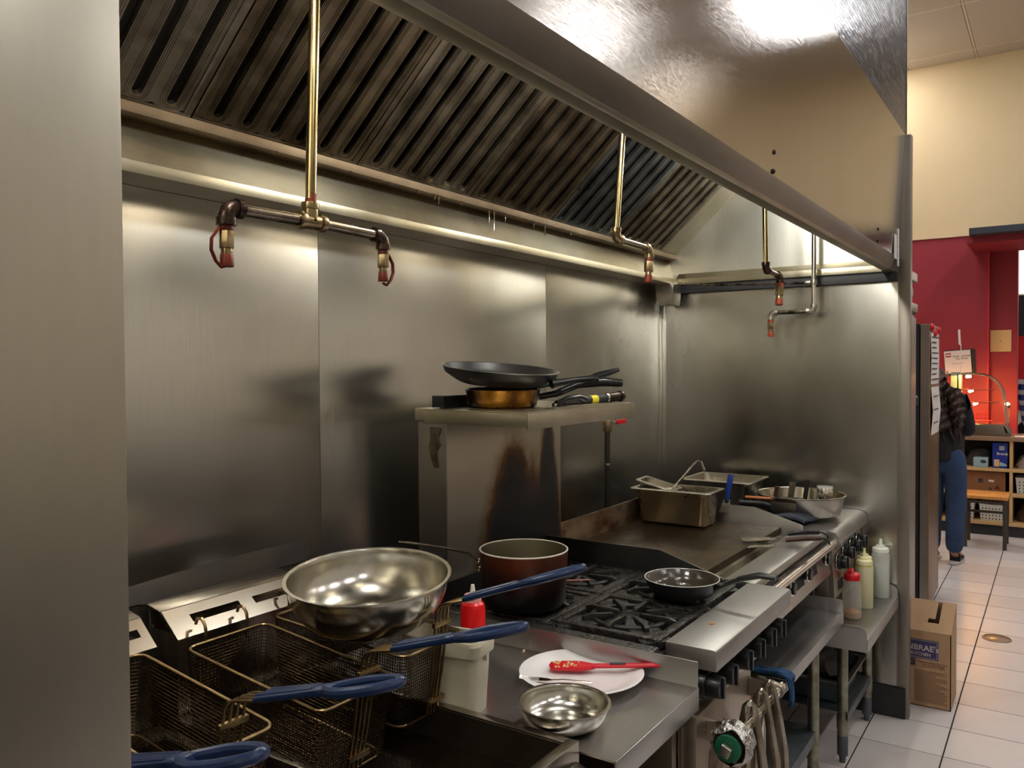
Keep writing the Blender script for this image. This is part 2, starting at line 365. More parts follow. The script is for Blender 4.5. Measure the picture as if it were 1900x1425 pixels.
# ------------------------------------------------------------------ mesh builder
class MB:
    def __init__(s):
        s.v = []; s.f = []
    def add(s, vs, fs):
        o = len(s.v)
        s.v += [tuple(p) for p in vs]
        s.f += [tuple(i+o for i in f) for f in fs]
        return s
    def box(s, x0, x1, y0, y1, z0, z1):
        return s.add([(x0, y0, z0), (x1, y0, z0), (x1, y1, z0), (x0, y1, z0), (x0, y0, z1), (x1, y0, z1), (x1, y1, z1), (x0, y1, z1)],
                     [(0, 3, 2, 1), (4, 5, 6, 7), (0, 1, 5, 4), (1, 2, 6, 5), (2, 3, 7, 6), (3, 0, 4, 7)])
    def obox(s, c, size, rot=None):
        a, b, d = (v/2 for v in size)
        m = rot if rot is not None else Matrix.Identity(3)
        c = Vector(c)
        vs = [c + m @ Vector(p) for p in ((-a, -b, -d), (a, -b, -d), (a, b, -d), (-a, b, -d), (-a, -b, d), (a, -b, d), (a, b, d), (-a, b, d))]
        return s.add(vs, [(0, 3, 2, 1), (4, 5, 6, 7), (0, 1, 5, 4), (1, 2, 6, 5), (2, 3, 7, 6), (3, 0, 4, 7)])
    def tube(s, path, r, n=8, closed=False, cap=True, flat=None, rs=None):
        """swept round section; flat=(w,h) gives a flattened section, rs a radius per point"""
        P = [Vector(p) for p in path]
        m = len(P); base = len(s.v)
        prev = None
        for i, p in enumerate(P):
            if closed:
                t = (P[(i+1) % m]-P[i-1])
            else:
                t = (P[min(i+1, m-1)]-P[max(i-1, 0)])
            t = t.normalized() if t.length > 1e-9 else Vector((0, 0, 1))
            if prev is None:
                up = Vector((0, 0, 1)) if abs(t.z) < 0.9 else Vector((1, 0, 0))
                side = t.cross(up).normalized()
            else:
                side = prev - t*prev.dot(t)
                side = side.normalized() if side.length > 1e-6 else prev
            prev = side
            up = side.cross(t)
            rr = rs[i] if rs else r
            for k in range(n):
                a = 2*math.pi*(k+0.5)/n
                if flat:
                    q = p + side*math.cos(a)*flat[0]*(rr/r) + up*math.sin(a)*flat[1]*(rr/r)
                else:
                    q = p + side*math.cos(a)*rr + up*math.sin(a)*rr
                s.v.append(tuple(q))
        for i in range(m if closed else m-1):
            j = (i+1) % m
            for k in range(n):
                l = (k+1) % n
                s.f.append((base+i*n+k, base+i*n+l, base+j*n+l, base+j*n+k))
        if cap and not closed:
            s.f.append(tuple(base+k for k in reversed(range(n))))
            s.f.append(tuple(base+(m-1)*n+k for k in range(n)))
        return s
    def cyl(s, a, b, r, n=16, r2=None):
        return s.tube([a, b], r, n, rs=[r, r if r2 is None else r2])
    def lathe(s, prof, c=(0, 0, 0), n=40, squash=(1, 1)):
        """profile of (radius, z) turned round the z axis through c"""
        base = len(s.v); c = Vector(c); m = len(prof)
        for r, z in prof:
            for k in range(n):
                a = 2*math.pi*k/n
                s.v.append((c.x+r*math.cos(a)*squash[0], c.y+r*math.sin(a)*squash[1], c.z+z))
        for i in range(m-1):
            for k in range(n):
                l = (k+1) % n
                s.f.append((base+i*n+k, base+i*n+l, base+(i+1)*n+l, base+(i+1)*n+k))
        return s
    def prism(s, poly, axis, a0, a1):
        """extrude a 2D polygon along axis ('x': poly is (y,z); 'y': (x,z); 'z': (x,y))"""
        def P(p, a):
            return {'x': (a, p[0], p[1]), 'y': (p[0], a, p[1]), 'z': (p[0], p[1], a)}[axis]
        n = len(poly)
        vs = [P(p, a0) for p in poly] + [P(p, a1) for p in poly]
        fs = [tuple(range(n-1, -1, -1)), tuple(range(n, 2*n))] + [(i, (i+1) % n, n+(i+1) % n, n+i) for i in range(n)]
        return s.add(vs, fs)
    def xf(s, mtx):
        s.v = [tuple(mtx @ Vector(p)) for p in s.v]
        return s

def mesh_of(name, mb, m, smooth=35, off=(0, 0, 0), bevel=0.0):
    me = bpy.data.meshes.new(name)
    o = Vector(off)
    me.from_pydata([tuple(Vector(p)-o) for p in mb.v], [], mb.f)
    me.materials.append(M[m] if isinstance(m, str) else m)
    bm = bmesh.new(); bm.from_mesh(me)
    bmesh.ops.recalc_face_normals(bm, faces=bm.faces)
    if bevel:
        es = [e for e in bm.edges if len(e.link_faces) == 2 and e.calc_face_angle(0) > R(40)]
        bmesh.ops.bevel(bm, geom=es, offset=bevel, segments=2, profile=0.6, affect='EDGES', clamp_overlap=True)
    bm.to_mesh(me); bm.free()
    if smooth:
        for p in me.polygons:
            p.use_smooth = True
        me.set_sharp_from_angle(angle=R(smooth))
    return me

def root_world(p):
    m = Matrix.Identity(4)
    while p is not None:
        m = p.matrix_basis @ m
        p = p.parent
    return m

def part(parent, name, mb, m, world=True, smooth=35, bevel=0.0, label=None, kind=None):
    """one mesh object that is a part of parent. world=True: the builder's coordinates are room coordinates"""
    if world and parent is not None:
        mb.xf(root_world(parent).inverted())
    me = mesh_of(name, mb, m, smooth, bevel=bevel)
    o = bpy.data.objects.new(name, me)
    COL.objects.link(o)
    o.parent = parent
    if label: o['label'] = label
    if kind: o['kind'] = kind
    return o

def tag(o, label, cat, group=None):
    o['label'] = label; o['category'] = cat
    if group: o['group'] = group
    return o

def thing(name, label, cat, loc=(0, 0, 0), rot=(0, 0, 0), group=None):
    o = bpy.data.objects.new(name, None)
    o.empty_display_size = 0.05
    COL.objects.link(o)
    o.location = loc; o.rotation_euler = rot
    return tag(o, label, cat, group)

def solid(name, label, cat, mb, m, loc=(0, 0, 0), rot=(0, 0, 0), world=False, group=None, smooth=35, bevel=0.0):
    """a thing that is one mesh"""
    if world:
        mb.xf(Matrix.Translation(Vector(loc)).inverted())
    me = mesh_of(name, mb, m, smooth, bevel=bevel)
    o = bpy.data.objects.new(name, me); COL.objects.link(o)
    o.location = loc; o.rotation_euler = rot
    return tag(o, label, cat, group)

def struct(name, mb, m, parent=None, smooth=0, bevel=0.0):
    me = mesh_of(name, mb, m, smooth, bevel=bevel)
    o = bpy.data.objects.new(name, me); COL.objects.link(o)
    o.parent = parent
    if parent is None:
        o['kind'] = 'structure'
    return o

def share(src, name, parent, loc, rot=None):
    o = bpy.data.objects.new(name, src.data if hasattr(src, 'data') else src)
    COL.objects.link(o); o.parent = parent; o.location = loc
    if rot: o.rotation_euler = rot
    return o

def copy_tree(o, parent=None):
    c = o.copy(); COL.objects.link(c); c.parent = parent
    for ch in [x for x in bpy.data.objects if x.parent == o]:
        copy_tree(ch, c)
    return c

def text(parent, name, s, size, m, loc, rot, depth=0.0004, align='LEFT', bold=0.0):
    cu = bpy.data.curves.new(name, 'FONT')
    cu.body = s; cu.size = size; cu.extrude = depth; cu.align_x = align; cu.offset = bold
    t = bpy.data.objects.new(name, cu)
    me = bpy.data.meshes.new_from_object(t)
    bpy.data.objects.remove(t)
    me.materials.clear(); me.materials.append(M[m])
    o = bpy.data.objects.new(name, me); COL.objects.link(o)
    o.parent = parent; o.location = loc; o.rotation_euler = rot
    return o

def arc(c, r, a0, a1, n, plane='xz'):
    out = []
    for i in range(n+1):
        a = a0+(a1-a0)*i/n
        u, w = r*math.cos(a), r*math.sin(a)
        out.append({'xz': (c[0]+u, c[1], c[2]+w), 'yz': (c[0], c[1]+u, c[2]+w), 'xy': (c[0]+u, c[1]+w, c[2])}[plane])
    return out

# ================================================================== THE SETTING
XR, YB = 4.014, 1.74          # inner face of the right-hand partition, face of the back wall
XW = 9.6                      # far wall of the shop
CZ = 4.72                     # ceiling

# ---- floor: tiles 0.309 x 0.312, one object each where the photograph shows them
fl = struct('floor', MB().box(-3.5, 12.5, -5, 3.2, -0.1, -0.004), 'grout')
TX, TY = 0.3115, 0.3105
tile_me = []
for i in range(3):
    tile_me.append(mesh_of('tile', MB().box(0.003, TX-0.003, 0.003, TY-0.003, -0.012, 0.0), TILES[i], 0, bevel=0.0012))
n_t = 0
for ix in range(-3, 17):
    for iy in range(-3, 5):
        x = 4.020 + ix*TX; y = 0.382 + (iy-1)*TY
        if x > 4.0 and y > 0.75 and x < 7: continue
        if iy > 2 and x > 8.7: continue
        share(tile_me[(ix*7+iy*3) % 3], 'tile', fl, (x, y, -0.0), (0, 0, 0)); n_t += 1
rest = MB()
for ix in range(-24, 28):
    for iy in range(-17, 9):
        x = 4.020 + ix*TX; y = 0.382 + (iy-1)*TY
        inside = -3 <= ix < 17 and -3 <= iy < 5 and not (x > 4.0 and y > 0.75 and x < 7) and not (iy > 2 and x > 8.7)
        if inside or x > 12.2: continue
        rest.box(x+0.003, x+TX-0.003, y+0.003, y+TY-0.003, -0.012, 0)
part(fl, 'tile_field', rest, TILES[0], kind='stuff', smooth=0)

# ---- back wall of stainless sheets
wb = struct('wall_back', MB().box(-3.5, 12.5, YB+0.012, YB+0.15, 0, CZ), 'room_paint')
for x0, x1 in ((0.36, 1.617), (1.6185, 2.849), (2.8505, 3.978)):
    part(wb, 'steel_sheet', MB().box(x0, x1, YB, YB+0.012, 0, 2.62), 'wall_steel', bevel=0.0008)
part(wb, 'corner_trim', MB().box(3.976, 4.013, YB-0.006, YB+0.002, 0, 2.02), 'side_steel', bevel=0.001)
wr_th = 0.046
# ---- right-hand partition
wr = struct('wall_right', MB().box(XR+0.002, XR+wr_th, 0.553, YB+0.01, 0.0, 2.62), 'side_steel')
part(wr, 'steel_sheet', MB().box(XR, XR+0.002, 0.60, YB-0.02, 0.15, 2.62), 'side_steel')
part(wr, 'corner_trim', MB().box(XR-0.007, XR, YB-0.028, YB-0.006, 0, 2.02), 'side_steel', bevel=0.001)
part(wr, 'edge_flange', MB().box(XR-0.003, XR+wr_th+0.002, 0.549, 0.598, 0.0, 2.62), 'flange_steel', bevel=0.0015)
part(wr, 'edge_seam', MB().box(XR-0.005, XR-0.003, 0.594, 0.60, 0.15, 2.0), 'lip_steel')
struct('baseboard_right', MB().box(XR-0.014, XR-0.002, 0.562, 0.98, 0.002, 0.136), 'kick', bevel=0.001)
# ---- left-hand partition (the column in the foreground)
wl = struct('wall_left', MB().box(0.10, 0.355, 0.604, YB+0.01, 0.0, 2.62), 'column_steel')
part(wl, 'steel_sheet', MB().box(0.06, 0.3585, 0.60, 0.604, 0.0, 2.62), 'column_steel', bevel=0.0015)
struct('trim_1', MB().box(-3.5, 0.10, 0.62, 0.72, 0.0, 2.62), 'cream_wall')
# ---- wall above the hood, faced with small glazed strips
wt = struct('wall_tiled', MB().box(-3.5, 4.066, 0.583, 0.70, 2.622, CZ), 'kick')
mos = MB()
y0 = 0.583
for j in range(88):
    z = 2.624 + j*0.0165
    if z > 4.05: break
    for i in range(54):
        x = 4.066 - (i+1)*0.05 + (0.025 if j % 2 else 0)
        x1 = min(x+0.0485, 4.066)
        a = random.uniform(-0.0003, 0.0003); b_ = random.uniform(-0.0003, 0.0003)
        ya, yb, yc, yd = y0-0.006+a, y0-0.006-a, y0-0.006+b_, y0-0.006-b_
        mos.add([(x, ya, z), (x1, yb, z), (x1, yc, z+0.0150), (x, yd, z+0.0150), (x, y0, z), (x1, y0, z), (x1, y0, z+0.015), (x, y0, z+0.015)],
                [(0, 1, 2, 3), (0, 4, 5, 1), (1, 5, 6, 2), (2, 6, 7, 3), (3, 7, 4, 0)])
mos_m = mat('mosaic', (72, 80, 94), 0.0, 0.2, (40, 47, 58), 60, (1, 1, 4), rvar=0.12, spec=0.8)
mo_ = part(wt, 'mosaic_strips', mos, mos_m, kind='stuff', smooth=0)
mo_.data.materials.append(mat('mosaic_pale', (92, 101, 116), 0.0, 0.25))
mo_.data.materials.append(mat('mosaic_deep', (60, 67, 80), 0.0, 0.2))
_mi = [random.choice((0, 0, 1, 2, 0, 2)) for _ in range(len(mo_.data.polygons)//5+1)]
for i_, p_ in enumerate(mo_.data.polygons):
    p_.material_index = _mi[i_//5]
part(wt, 'edge_trim', MB().box(4.062, 4.070, 0.574, 0.60, 2.60, CZ), 'lip_steel')

# ---- ceiling with its grid of boards
ce = struct('ceiling', MB().box(-3.5, 12.5, -5, 3.2, CZ+0.02, CZ+0.12), 'ceiling_grid')
cb = mesh_of('ceiling_board', MB().box(0.014, 1.206, 0.014, 0.596, -0.012, 0.0), 'ceiling_tile', 0, bevel=0.002)
cells = []
ox, oy = 8.10-7*1.22, 0.71-8*0.61
for ix in range(-2, 12):
    for iy in range(0, 13):
        cells.append((ix, iy))
LIGHT_CELLS = []
grid = MB()
for ix in range(-2, 13):
    x = ox + ix*1.22
    grid.box(x-0.014, x+0.014, -5, 3.2, CZ-0.006, CZ+0.02)
for iy in range(-1, 15):
    y = oy + iy*0.61
    grid.box(-3.5, 12.5, y-0.010, y+0.010, CZ-0.005, CZ+0.02)
part(ce, 'ceiling_grid', grid, 'ceiling_grid', smooth=0)
for ix, iy in cells:
    x = ox+ix*1.22; y = oy+iy*0.61
    if x > 12.4 or y > 3.0: continue
    if (ix, iy) in {(-2, 1), (0, 1), (2, 1), (4, 1), (6, 1), (8, 1), (4, 5), (6, 5), (9, 2), (5, 8), (3, 10), (0, 5), (7, 9), (9, 1)}:  # cell by the far wall: unseen panel added to brighten that wall
        LIGHT_CELLS.append((x, y)); continue
    share(cb, 'ceiling_board', ce, (x, y, CZ+0.006))
first = True
for k, (x, y) in enumerate(LIGHT_CELLS):
    lo = thing('ceiling_light', 'recessed fluorescent panel in the shop ceiling', 'ceiling light', (x, y, CZ-0.002), group='ceiling panels over the kitchen')
    if k == 0:
        fr = MB().box(0.014, 1.206, 0.014, 0.03, -0.004, 0.01).box(0.014, 1.206, 0.58, 0.596, -0.004, 0.01).box(0.014, 0.03, 0.03, 0.58, -0.004, 0.01).box(1.19, 1.206, 0.03, 0.58, -0.004, 0.01).box(0.03, 1.19, 0.03, 0.20, 0.0, 0.012).box(0.03, 1.19, 0.41, 0.58, 0.0, 0.012)
        fr_o = part(lo, 'frame', fr, 'white_frame', world=False)
        df_o = part(lo, 'diffuser', MB().box(0.03, 1.19, 0.20, 0.41, -0.002, 0.010), 'lamp_panel', world=False)
    else:
        share(fr_o, 'frame', lo, (0, 0, 0)); share(df_o, 'diffuser', lo, (0, 0, 0))

# ---- far end: beige above, red below, the opening to the dining room at the right
wf = struct('wall_far', MB().box(XW, XW+0.12, -5, 3.2, 2.935, CZ+0.02), 'beige_wall')
part(wf, 'red_panel', MB().box(XW, XW+0.12, 0.592, 3.2, 0, 2.915), 'red_wall')
part(wf, 'red_pillar', MB().box(XW+0.10, XW+0.34, 0.345, 0.60, 0, 2.85), 'red_wall')
part(wf, 'red_edge', MB().box(XW-0.002, XW+0.02, 0.588, 0.602, 0, 2.84), 'red_bright')
struct('trim_2', MB().box(XW-0.02, XW+0.02, 0.70, 3.2, 2.912, 2.94), 'beige_wall')
sof = struct('trim_3', MB().box(XW-0.9, XW+0.1, -5, 0.70, 2.80, 2.862), 'dark_bar', bevel=0.003)
part(sof, 'soffit_board', MB().box(XW-0.75, XW+0.12, -5, 0.73, 2.74, 2.80), 'red_wall')
wd = struct('wall_dining', MB().box(12.3, 12.4, -5, 3.2, 0, CZ+0.02), 'room_paint')
part(wd, 'red_band', MB().box(12.27, 12.30, -0.6, 1.2, 1.0, 1.95), 'red_bright')
part(wd, 'dark_panel', MB().box(12.26, 12.30, -2.5, 1.2, 1.95, 2.47), 'dark_bar')
part(wd, 'lit_panel', MB().box(12.26, 12.30, -2.5, 1.2, 2.49, 3.3), 'menu_lit')
# ---- the rest of the shop behind the photographer
wo = struct('wall_front', MB().box(-3.5, 12.5, -5.1, -5, 0, CZ+0.02), 'room_paint')
part(wo, 'dark_band', MB().box(-3.5, 12.5, -5.0, -4.98, 0, 0.95), 'kick')  # unseen band, dark and sized for the steel's lower reflections
struct('wall_end', MB().box(-3.6, -3.5, -5, 3.2, 0, CZ+0.02), 'room_paint')
struct('wall_rear', MB().box(4.07, 12.5, 2.9, 3.0, 0, CZ+0.02), 'beige_wall')

# ================================================================== THE HOOD
HY = 0.592
hood = thing('exhaust_hood', 'long stainless steel exhaust hood over the cooking line', 'hood', (2.0, 0.6, 2.02))
part(hood, 'front_panel', MB().prism([(HY, 2.060), (HY+0.012, 2.060), (HY-0.006, 2.622), (HY-0.018, 2.622)], 'x', 0.10, XR), 'hood_steel')
part(hood, 'lower_band', MB().prism([(HY-0.004, 2.068), (HY+0.006, 2.066), (0.622, 2.022), (0.614, 2.014)], 'x', 0.36, XR-0.004), 'lip_steel', bevel=0.001)
part(hood, 'drip_lip', MB().prism([(0.609, 2.021), (0.615, 2.012), (0.640, 2.016), (0.662, 2.022), (0.662, 2.05), (0.657, 2.05), (0.657, 2.028), (0.62, 2.024)], 'x', 0.36, XR-0.004), 'gutter_steel', bevel=0.0008)
part(hood, 'inner_front', MB().box(0.36, XR-0.002, 0.645, 0.65, 2.04, 2.60), 'filter_steel')
part(hood, 'roof_sheet', MB().box(0.36, XR-0.002, 0.60, 1.30, 2.60, 2.61), 'filter_steel')
part(hood, 'back_sheet', MB().prism([(1.650, 2.032), (1.653, 2.032), (1.706, 2.150), (1.703, 2.150)], 'x', 0.36, XR-0.002), 'gutter_steel')
part(hood, 'lower_channel', MB().prism([(1.622, 2.014), (1.738, 2.014), (1.738, 2.018), (1.656, 2.018), (1.656, 2.034), (1.640, 2.042), (1.622, 2.040)], 'x', 0.36, XR-0.002), 'gutter_steel', bevel=0.0008)
part(hood, 'filter_rail', MB().prism([(1.650, 2.149), (1.712, 2.149), (1.712, 2.178), (1.705, 2.178), (1.705, 2.153), (1.655, 2.153), (1.655, 2.172), (1.650, 2.172)], 'x', 0.36, XR-0.002), 'rail_steel', bevel=0.0006)
# side channel along the right-hand partition
part(hood, 'side_channel', MB().prism([(XR-0.002, 2.015), (XR-0.045, 2.015), (XR-0.045, 2.045), (XR-0.002, 2.075)], 'y', 0.66, 1.64), 'gutter_steel', bevel=0.0008)
part(hood, 'side_ledge', MB().box(XR-0.036, XR-0.002, 0.60, 1.62, 1.972, 2.013), 'kick', bevel=0.001)
part(hood, 'side_sheet', MB().box(XR-0.004, XR-0.001, 0.655, 1.72, 2.07, 2.60), 'end_sheet')
for x, z in ((2.056, 2.128), (2.052, 2.080), (3.46, 2.129), (3.46, 2.083)):
    part(hood, 'screw', MB().lathe([(0.0001, 0), (0.005, 0.0015), (0.0065, 0.004), (0.0068, 0.006)], (0, 0, 0), 12).xf(Matrix.Translation((x, HY-0.007, z)) @ Matrix.Rotation(R(-90), 4, 'X')), 'screw')
for (x0, x1, z0, z1) in ((3.815, 3.875, 2.055, 2.158), (3.90, 3.935, 2.115, 2.192), (3.90, 3.935, 2.03, 2.112)):
    part(hood, 'notice_sticker', MB().box(x0, x1, HY-0.0075, HY-0.004, z0, z1), 'paper', label='small white notice stuck on the hood')

# ---- baffle filters: six of them leaning from the rail up to the roof
FT = Vector((0, -math.cos(R(42)), math.sin(R(42))))     # up the slope
FN = Vector((0, -math.sin(R(42)), -math.cos(R(42))))    # towards the cook
F0 = Vector((0, 1.668, 2.165))
def FP(x, t, n):
    return Vector((x, 0, 0)) + F0 + FT*t + FN*n
def fbox(mb, x0, x1, t0, t1, n0, n1):
    vs = [FP(x, t, n) for n in (n0, n1) for (x, t) in ((x0, t0), (x1, t0), (x1, t1), (x0, t1))]
    return mb.add(vs, [(0, 3, 2, 1), (4, 5, 6, 7), (0, 1, 5, 4), (1, 2, 6, 5), (2, 3, 7, 6), (3, 0, 4, 7)])
def capsule(cx, hw, t0, t1, n=7):
    pts = []
    for i in range(n+1):
        a = math.pi + math.pi*i/n
        pts.append((cx+hw*math.cos(a), t0+hw+hw*math.sin(a), a, 0))
    for i in range(n+1):
        a = math.pi*i/n
        pts.append((cx+hw*math.cos(a), t1-hw+hw*math.sin(a), a, 1))
    return pts
FW, FL_, PITCHF = 0.528, 0.555, 0.0825
def make_filter(x0, fm='filter_steel'):
    o = thing('baffle_filter', 'greasy steel baffle filter', 'filter', tuple(FP(x0, 0, 0)))
    fr = MB()
    fbox(fr, x0, x0+FW, 0.0, 0.022, -0.03, 0.004); fbox(fr, x0, x0+FW, FL_-0.022, FL_, -0.03, 0.004)
    fbox(fr, x0, x0+0.02, 0.022, FL_-0.022, -0.03, 0.003); fbox(fr, x0+FW-0.02, x0+FW, 0.022, FL_-0.022, -0.03, 0.003)
    part(o, 'frame', fr, fm, bevel=0.0012)
    face = MB(); rib = MB()
    hw, t0, t1 = 0.0125, 0.034, FL_-0.034
    for k in range(6):
        cx = x0 + 0.052 + PITCHF*k + 0.006
        ca, cbx = cx-PITCHF/2, cx+PITCHF/2
        if k == 0: ca = x0+0.018
        if k == 5: cbx = x0+FW-0.018
        pts = capsule(cx, hw, t0, t1)
        outer = []
        for (px, pt, a, top) in pts:
            ct = t1-hw if top else t0+hw
            c_, s_ = math.cos(a), math.sin(a)
            wx = (cbx-cx) if c_ > 0 else (cx-ca)
            ht = (FL_-0.02-ct) if top else (ct-0.02)
            kx = wx/abs(c_) if abs(c_) > 1e-6 else 1e9
            kt = ht/abs(s_) if abs(s_) > 1e-6 else 1e9
            kk = min(kx, kt)
            outer.append((cx+c_*kk, ct+s_*kk))
        n = len(pts)
        vs = [FP(p[0], p[1], 0) for p in pts] + [FP(q[0], q[1], 0) for q in outer] + [FP(p[0], p[1], -0.014) for p in pts]
        fs = [(i, (i+1) % n, n+(i+1) % n, n+i) for i in range(n)] + [(2*n+i, 2*n+(i+1) % n, (i+1) % n, i) for i in range(n)]
        face.add(vs, fs)
        # pressed beads that run round every slot
        for q in (0.0045, 0.0095, 0.0145):
            cp = capsule(cx, hw+q, t0-q, t1+q, 5)
            rib.tube([FP(p[0], p[1], 0.0004) for p in cp], 0.0013, 4, closed=True)
    part(o, 'face_plate', face, fm, smooth=0)
    part(o, 'pressed_beads', rib, fm)
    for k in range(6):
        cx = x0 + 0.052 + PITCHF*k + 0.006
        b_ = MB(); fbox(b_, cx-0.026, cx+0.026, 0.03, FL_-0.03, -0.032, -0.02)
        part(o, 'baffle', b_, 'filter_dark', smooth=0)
    return o
flabels = ['first baffle filter from the left, cut off by the foreground column', 'second baffle filter from the left, behind the leftmost drop pipe',
           'third baffle filter from the left, streaked grey beside the leftmost drop pipe', 'fourth baffle filter from the left, browned with grease drips',
           'fifth baffle filter from the left, bluish, behind the bent brass drop pipe', 'sixth baffle filter from the left, nearest the bright end sheet']
for i in range(6):
    f_ = make_filter(0.625+0.532*i, ('filter_steel', 'filter_brown', 'filter_pale', 'filter_brown', 'filter_blue', 'filter_steel')[i])
    f_['label'] = flabels[i]; f_['group'] = 'baffle filters in the hood'
sp_ = MB(); fbox(sp_, 0.625+0.532*6, XR-0.004, 0, FL_, -0.01, 0.003)
part(hood, 'spacer_panel', sp_, 'gutter_steel')
sp_ = MB(); fbox(sp_, 0.36, 0.623, 0, FL_, -0.01, 0.003)
part(hood, 'spacer_panel', sp_, 'filter_steel')
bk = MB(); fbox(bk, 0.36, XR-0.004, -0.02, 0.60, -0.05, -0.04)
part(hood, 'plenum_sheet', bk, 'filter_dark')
# hanging drops of grease below the rail
dr = MB()
for x, l in ((2.03, 0.02), (2.05, 0.03), (2.17, 0.012), (2.33, 0.05), (2.36, 0.075), (2.43, 0.03), (2.62, 0.03), (2.70, 0.045), (2.9, 0.02), (1.95, 0.012), (1.4, 0.008), (1.66, 0.01), (1.82, 0.01)):
    dr.tube([(x, 1.652, 2.151), (x+0.002, 1.652, 2.151-l*0.6), (x, 1.652, 2.151-l)], 0.0022, 6, rs=[0.0028, 0.0014, 0.0022])
part(hood, 'grease_drips', dr, 'drip', kind='stuff')
# lamps under the roof of the hood
for i, x in enumerate((0.85, 2.05, 3.45)):
    lo = thing('hood_lamp', ('left domed glass lamp under the hood roof, by the tee pipe', 'middle domed glass lamp under the hood roof', 'right domed glass lamp under the hood roof, by the end sheet')[i], 'lamp', (x, 0.92, 2.598), group='lamps inside the hood')
    part(lo, 'socket', MB().lathe([(0.0001, 0), (0.05, 0), (0.05, -0.03), (0.042, -0.04), (0.0001, -0.04)], (0, 0, 0), 20), 'alu', world=False)
    part(lo, 'globe', MB().lathe([(0.04, -0.04), (0.046, -0.07), (0.04, -0.11), (0.022, -0.135), (0.0001, -0.142)], (0, 0, 0), 20), 'lamp_glass', world=False)
# grease cup in the corner
gc = thing('grease_cup', 'small stainless grease cup hung in the corner under the hood', 'cup', (3.93, 1.64, 1.90))
part(gc, 'cup', MB().prism([(1.70, 2.02), (1.60, 2.02), (1.612, 1.905), (1.69, 1.905)], 'x', 3.845, 3.955), 'equip_steel', bevel=0.0015)
part(gc, 'hanger', MB().box(3.86, 3.94, 1.695, 1.705, 2.0, 2.035), 'equip_steel')

# ================================================================== FIRE NOZZLE PIPES
def elbow(mb, c, a, b, r, rad=0.022):
    """a quarter bend joining direction a (incoming, from a towards c) to b"""
    c = Vector(c); a = Vector(a).normalized(); b = Vector(b).normalized()
    pts = [c + a*rad*1.3]
    for i in range(7):
        t = i/6*math.pi/2
        ctr = c + (a+b)*rad
        pts.append(ctr - b*rad*math.cos(t) - a*rad*math.sin(t))
    pts.append(c + b*rad*1.3)
    mb.tube(pts, r, 12)
    for d in (a, b):
        mb.cyl(c+d*rad*0.95, c+d*rad*1.6, r*1.14, 14)
def nozzle(o, c, cap, strap=None, k=1.0, axis=(0, 0, -1)):
    c = Vector(c); d = Vector(axis).normalized()
    part(o, 'collar', MB().cyl(c, c+d*0.010*k, 0.0125*k, 14), cap, bevel=0.001)
    part(o, 'nozzle', MB().cyl(c+d*0.010*k, c+d*0.040*k, 0.0135*k, 6).cyl(c+d*0.040*k, c+d*0.052*k, 0.0100*k, 14), 'brass_fit', bevel=0.001)
    part(o, 'nozzle_cap', MB().cyl(c+d*0.050*k, c+d*0.072*k, 0.0112*k, 14, 0.0125*k), cap, bevel=0.0015)
    if strap:
        s = strap
        p = [c+d*0.006, c+Vector((s*0.016, 0, -0.008)), c+Vector((s*0.030, 0, -0.026)), c+Vector((s*0.031, 0, -0.046)), c+Vector((s*0.022, 0, -0.064)), c+Vector((s*0.010, 0, -0.074)), c+Vector((0, 0, -0.070))]
        part(o, 'cap_strap', MB().tube(p, 0.0035, 8, flat=(0.0045, 0.0022)), cap)
# 1: the tee at the left
p1 = thing('fire_nozzle_pipe', 'brown-gold drop pipe with a tee and two capped nozzles, leftmost in the hood', 'pipe', (1.10, 1.20, 1.88), group='fire nozzle pipes under the hood')
part(p1, 'drop_pipe', MB().tube([(1.126, 1.20, 2.60), (1.098, 1.20, 1.925)], 0.0108, 14), 'brass_pipe')
part(p1, 'thread', MB().cyl((1.099, 1.20, 1.935), (1.098, 1.20, 1.91), 0.0112, 14), 'rust_cap')
part(p1, 'tee', MB().cyl((1.097, 1.20, 1.918), (1.097, 1.20, 1.880), 0.0150, 14).cyl((1.097, 1.20, 1.918), (1.097, 1.20, 1.905), 0.0175, 14)
     .cyl((1.070, 1.20, 1.882), (1.125, 1.20, 1.882), 0.0150, 14).cyl((1.066, 1.20, 1.882), (1.078, 1.20, 1.882), 0.0178, 14).cyl((1.118, 1.20, 1.882), (1.130, 1.20, 1.882), 0.0178, 14), 'brass_fit', bevel=0.001)
part(p1, 'cross_pipe', MB().cyl((0.925, 1.20, 1.880), (1.070, 1.20, 1.882), 0.0118, 14), 'greasy_pipe')
part(p1, 'cross_pipe', MB().cyl((1.126, 1.20, 1.882), (1.275, 1.20, 1.880), 0.0110, 14), 'chrome_pipe')
e = MB(); elbow(e, (0.905, 1.20, 1.880), (1, 0, 0), (0, 0, -1), 0.0155, 0.020); part(p1, 'elbow', e, 'dark_iron')
e = MB(); elbow(e, (1.300, 1.20, 1.880), (-1, 0, 0), (0, 0, -1), 0.0140, 0.018); part(p1, 'elbow', e, 'dark_iron')
nozzle(p1, (0.905, 1.20, 1.848), 'rust_cap', -1)
nozzle(p1, (1.300, 1.20, 1.850), 'rust_cap', 1, 0.92)
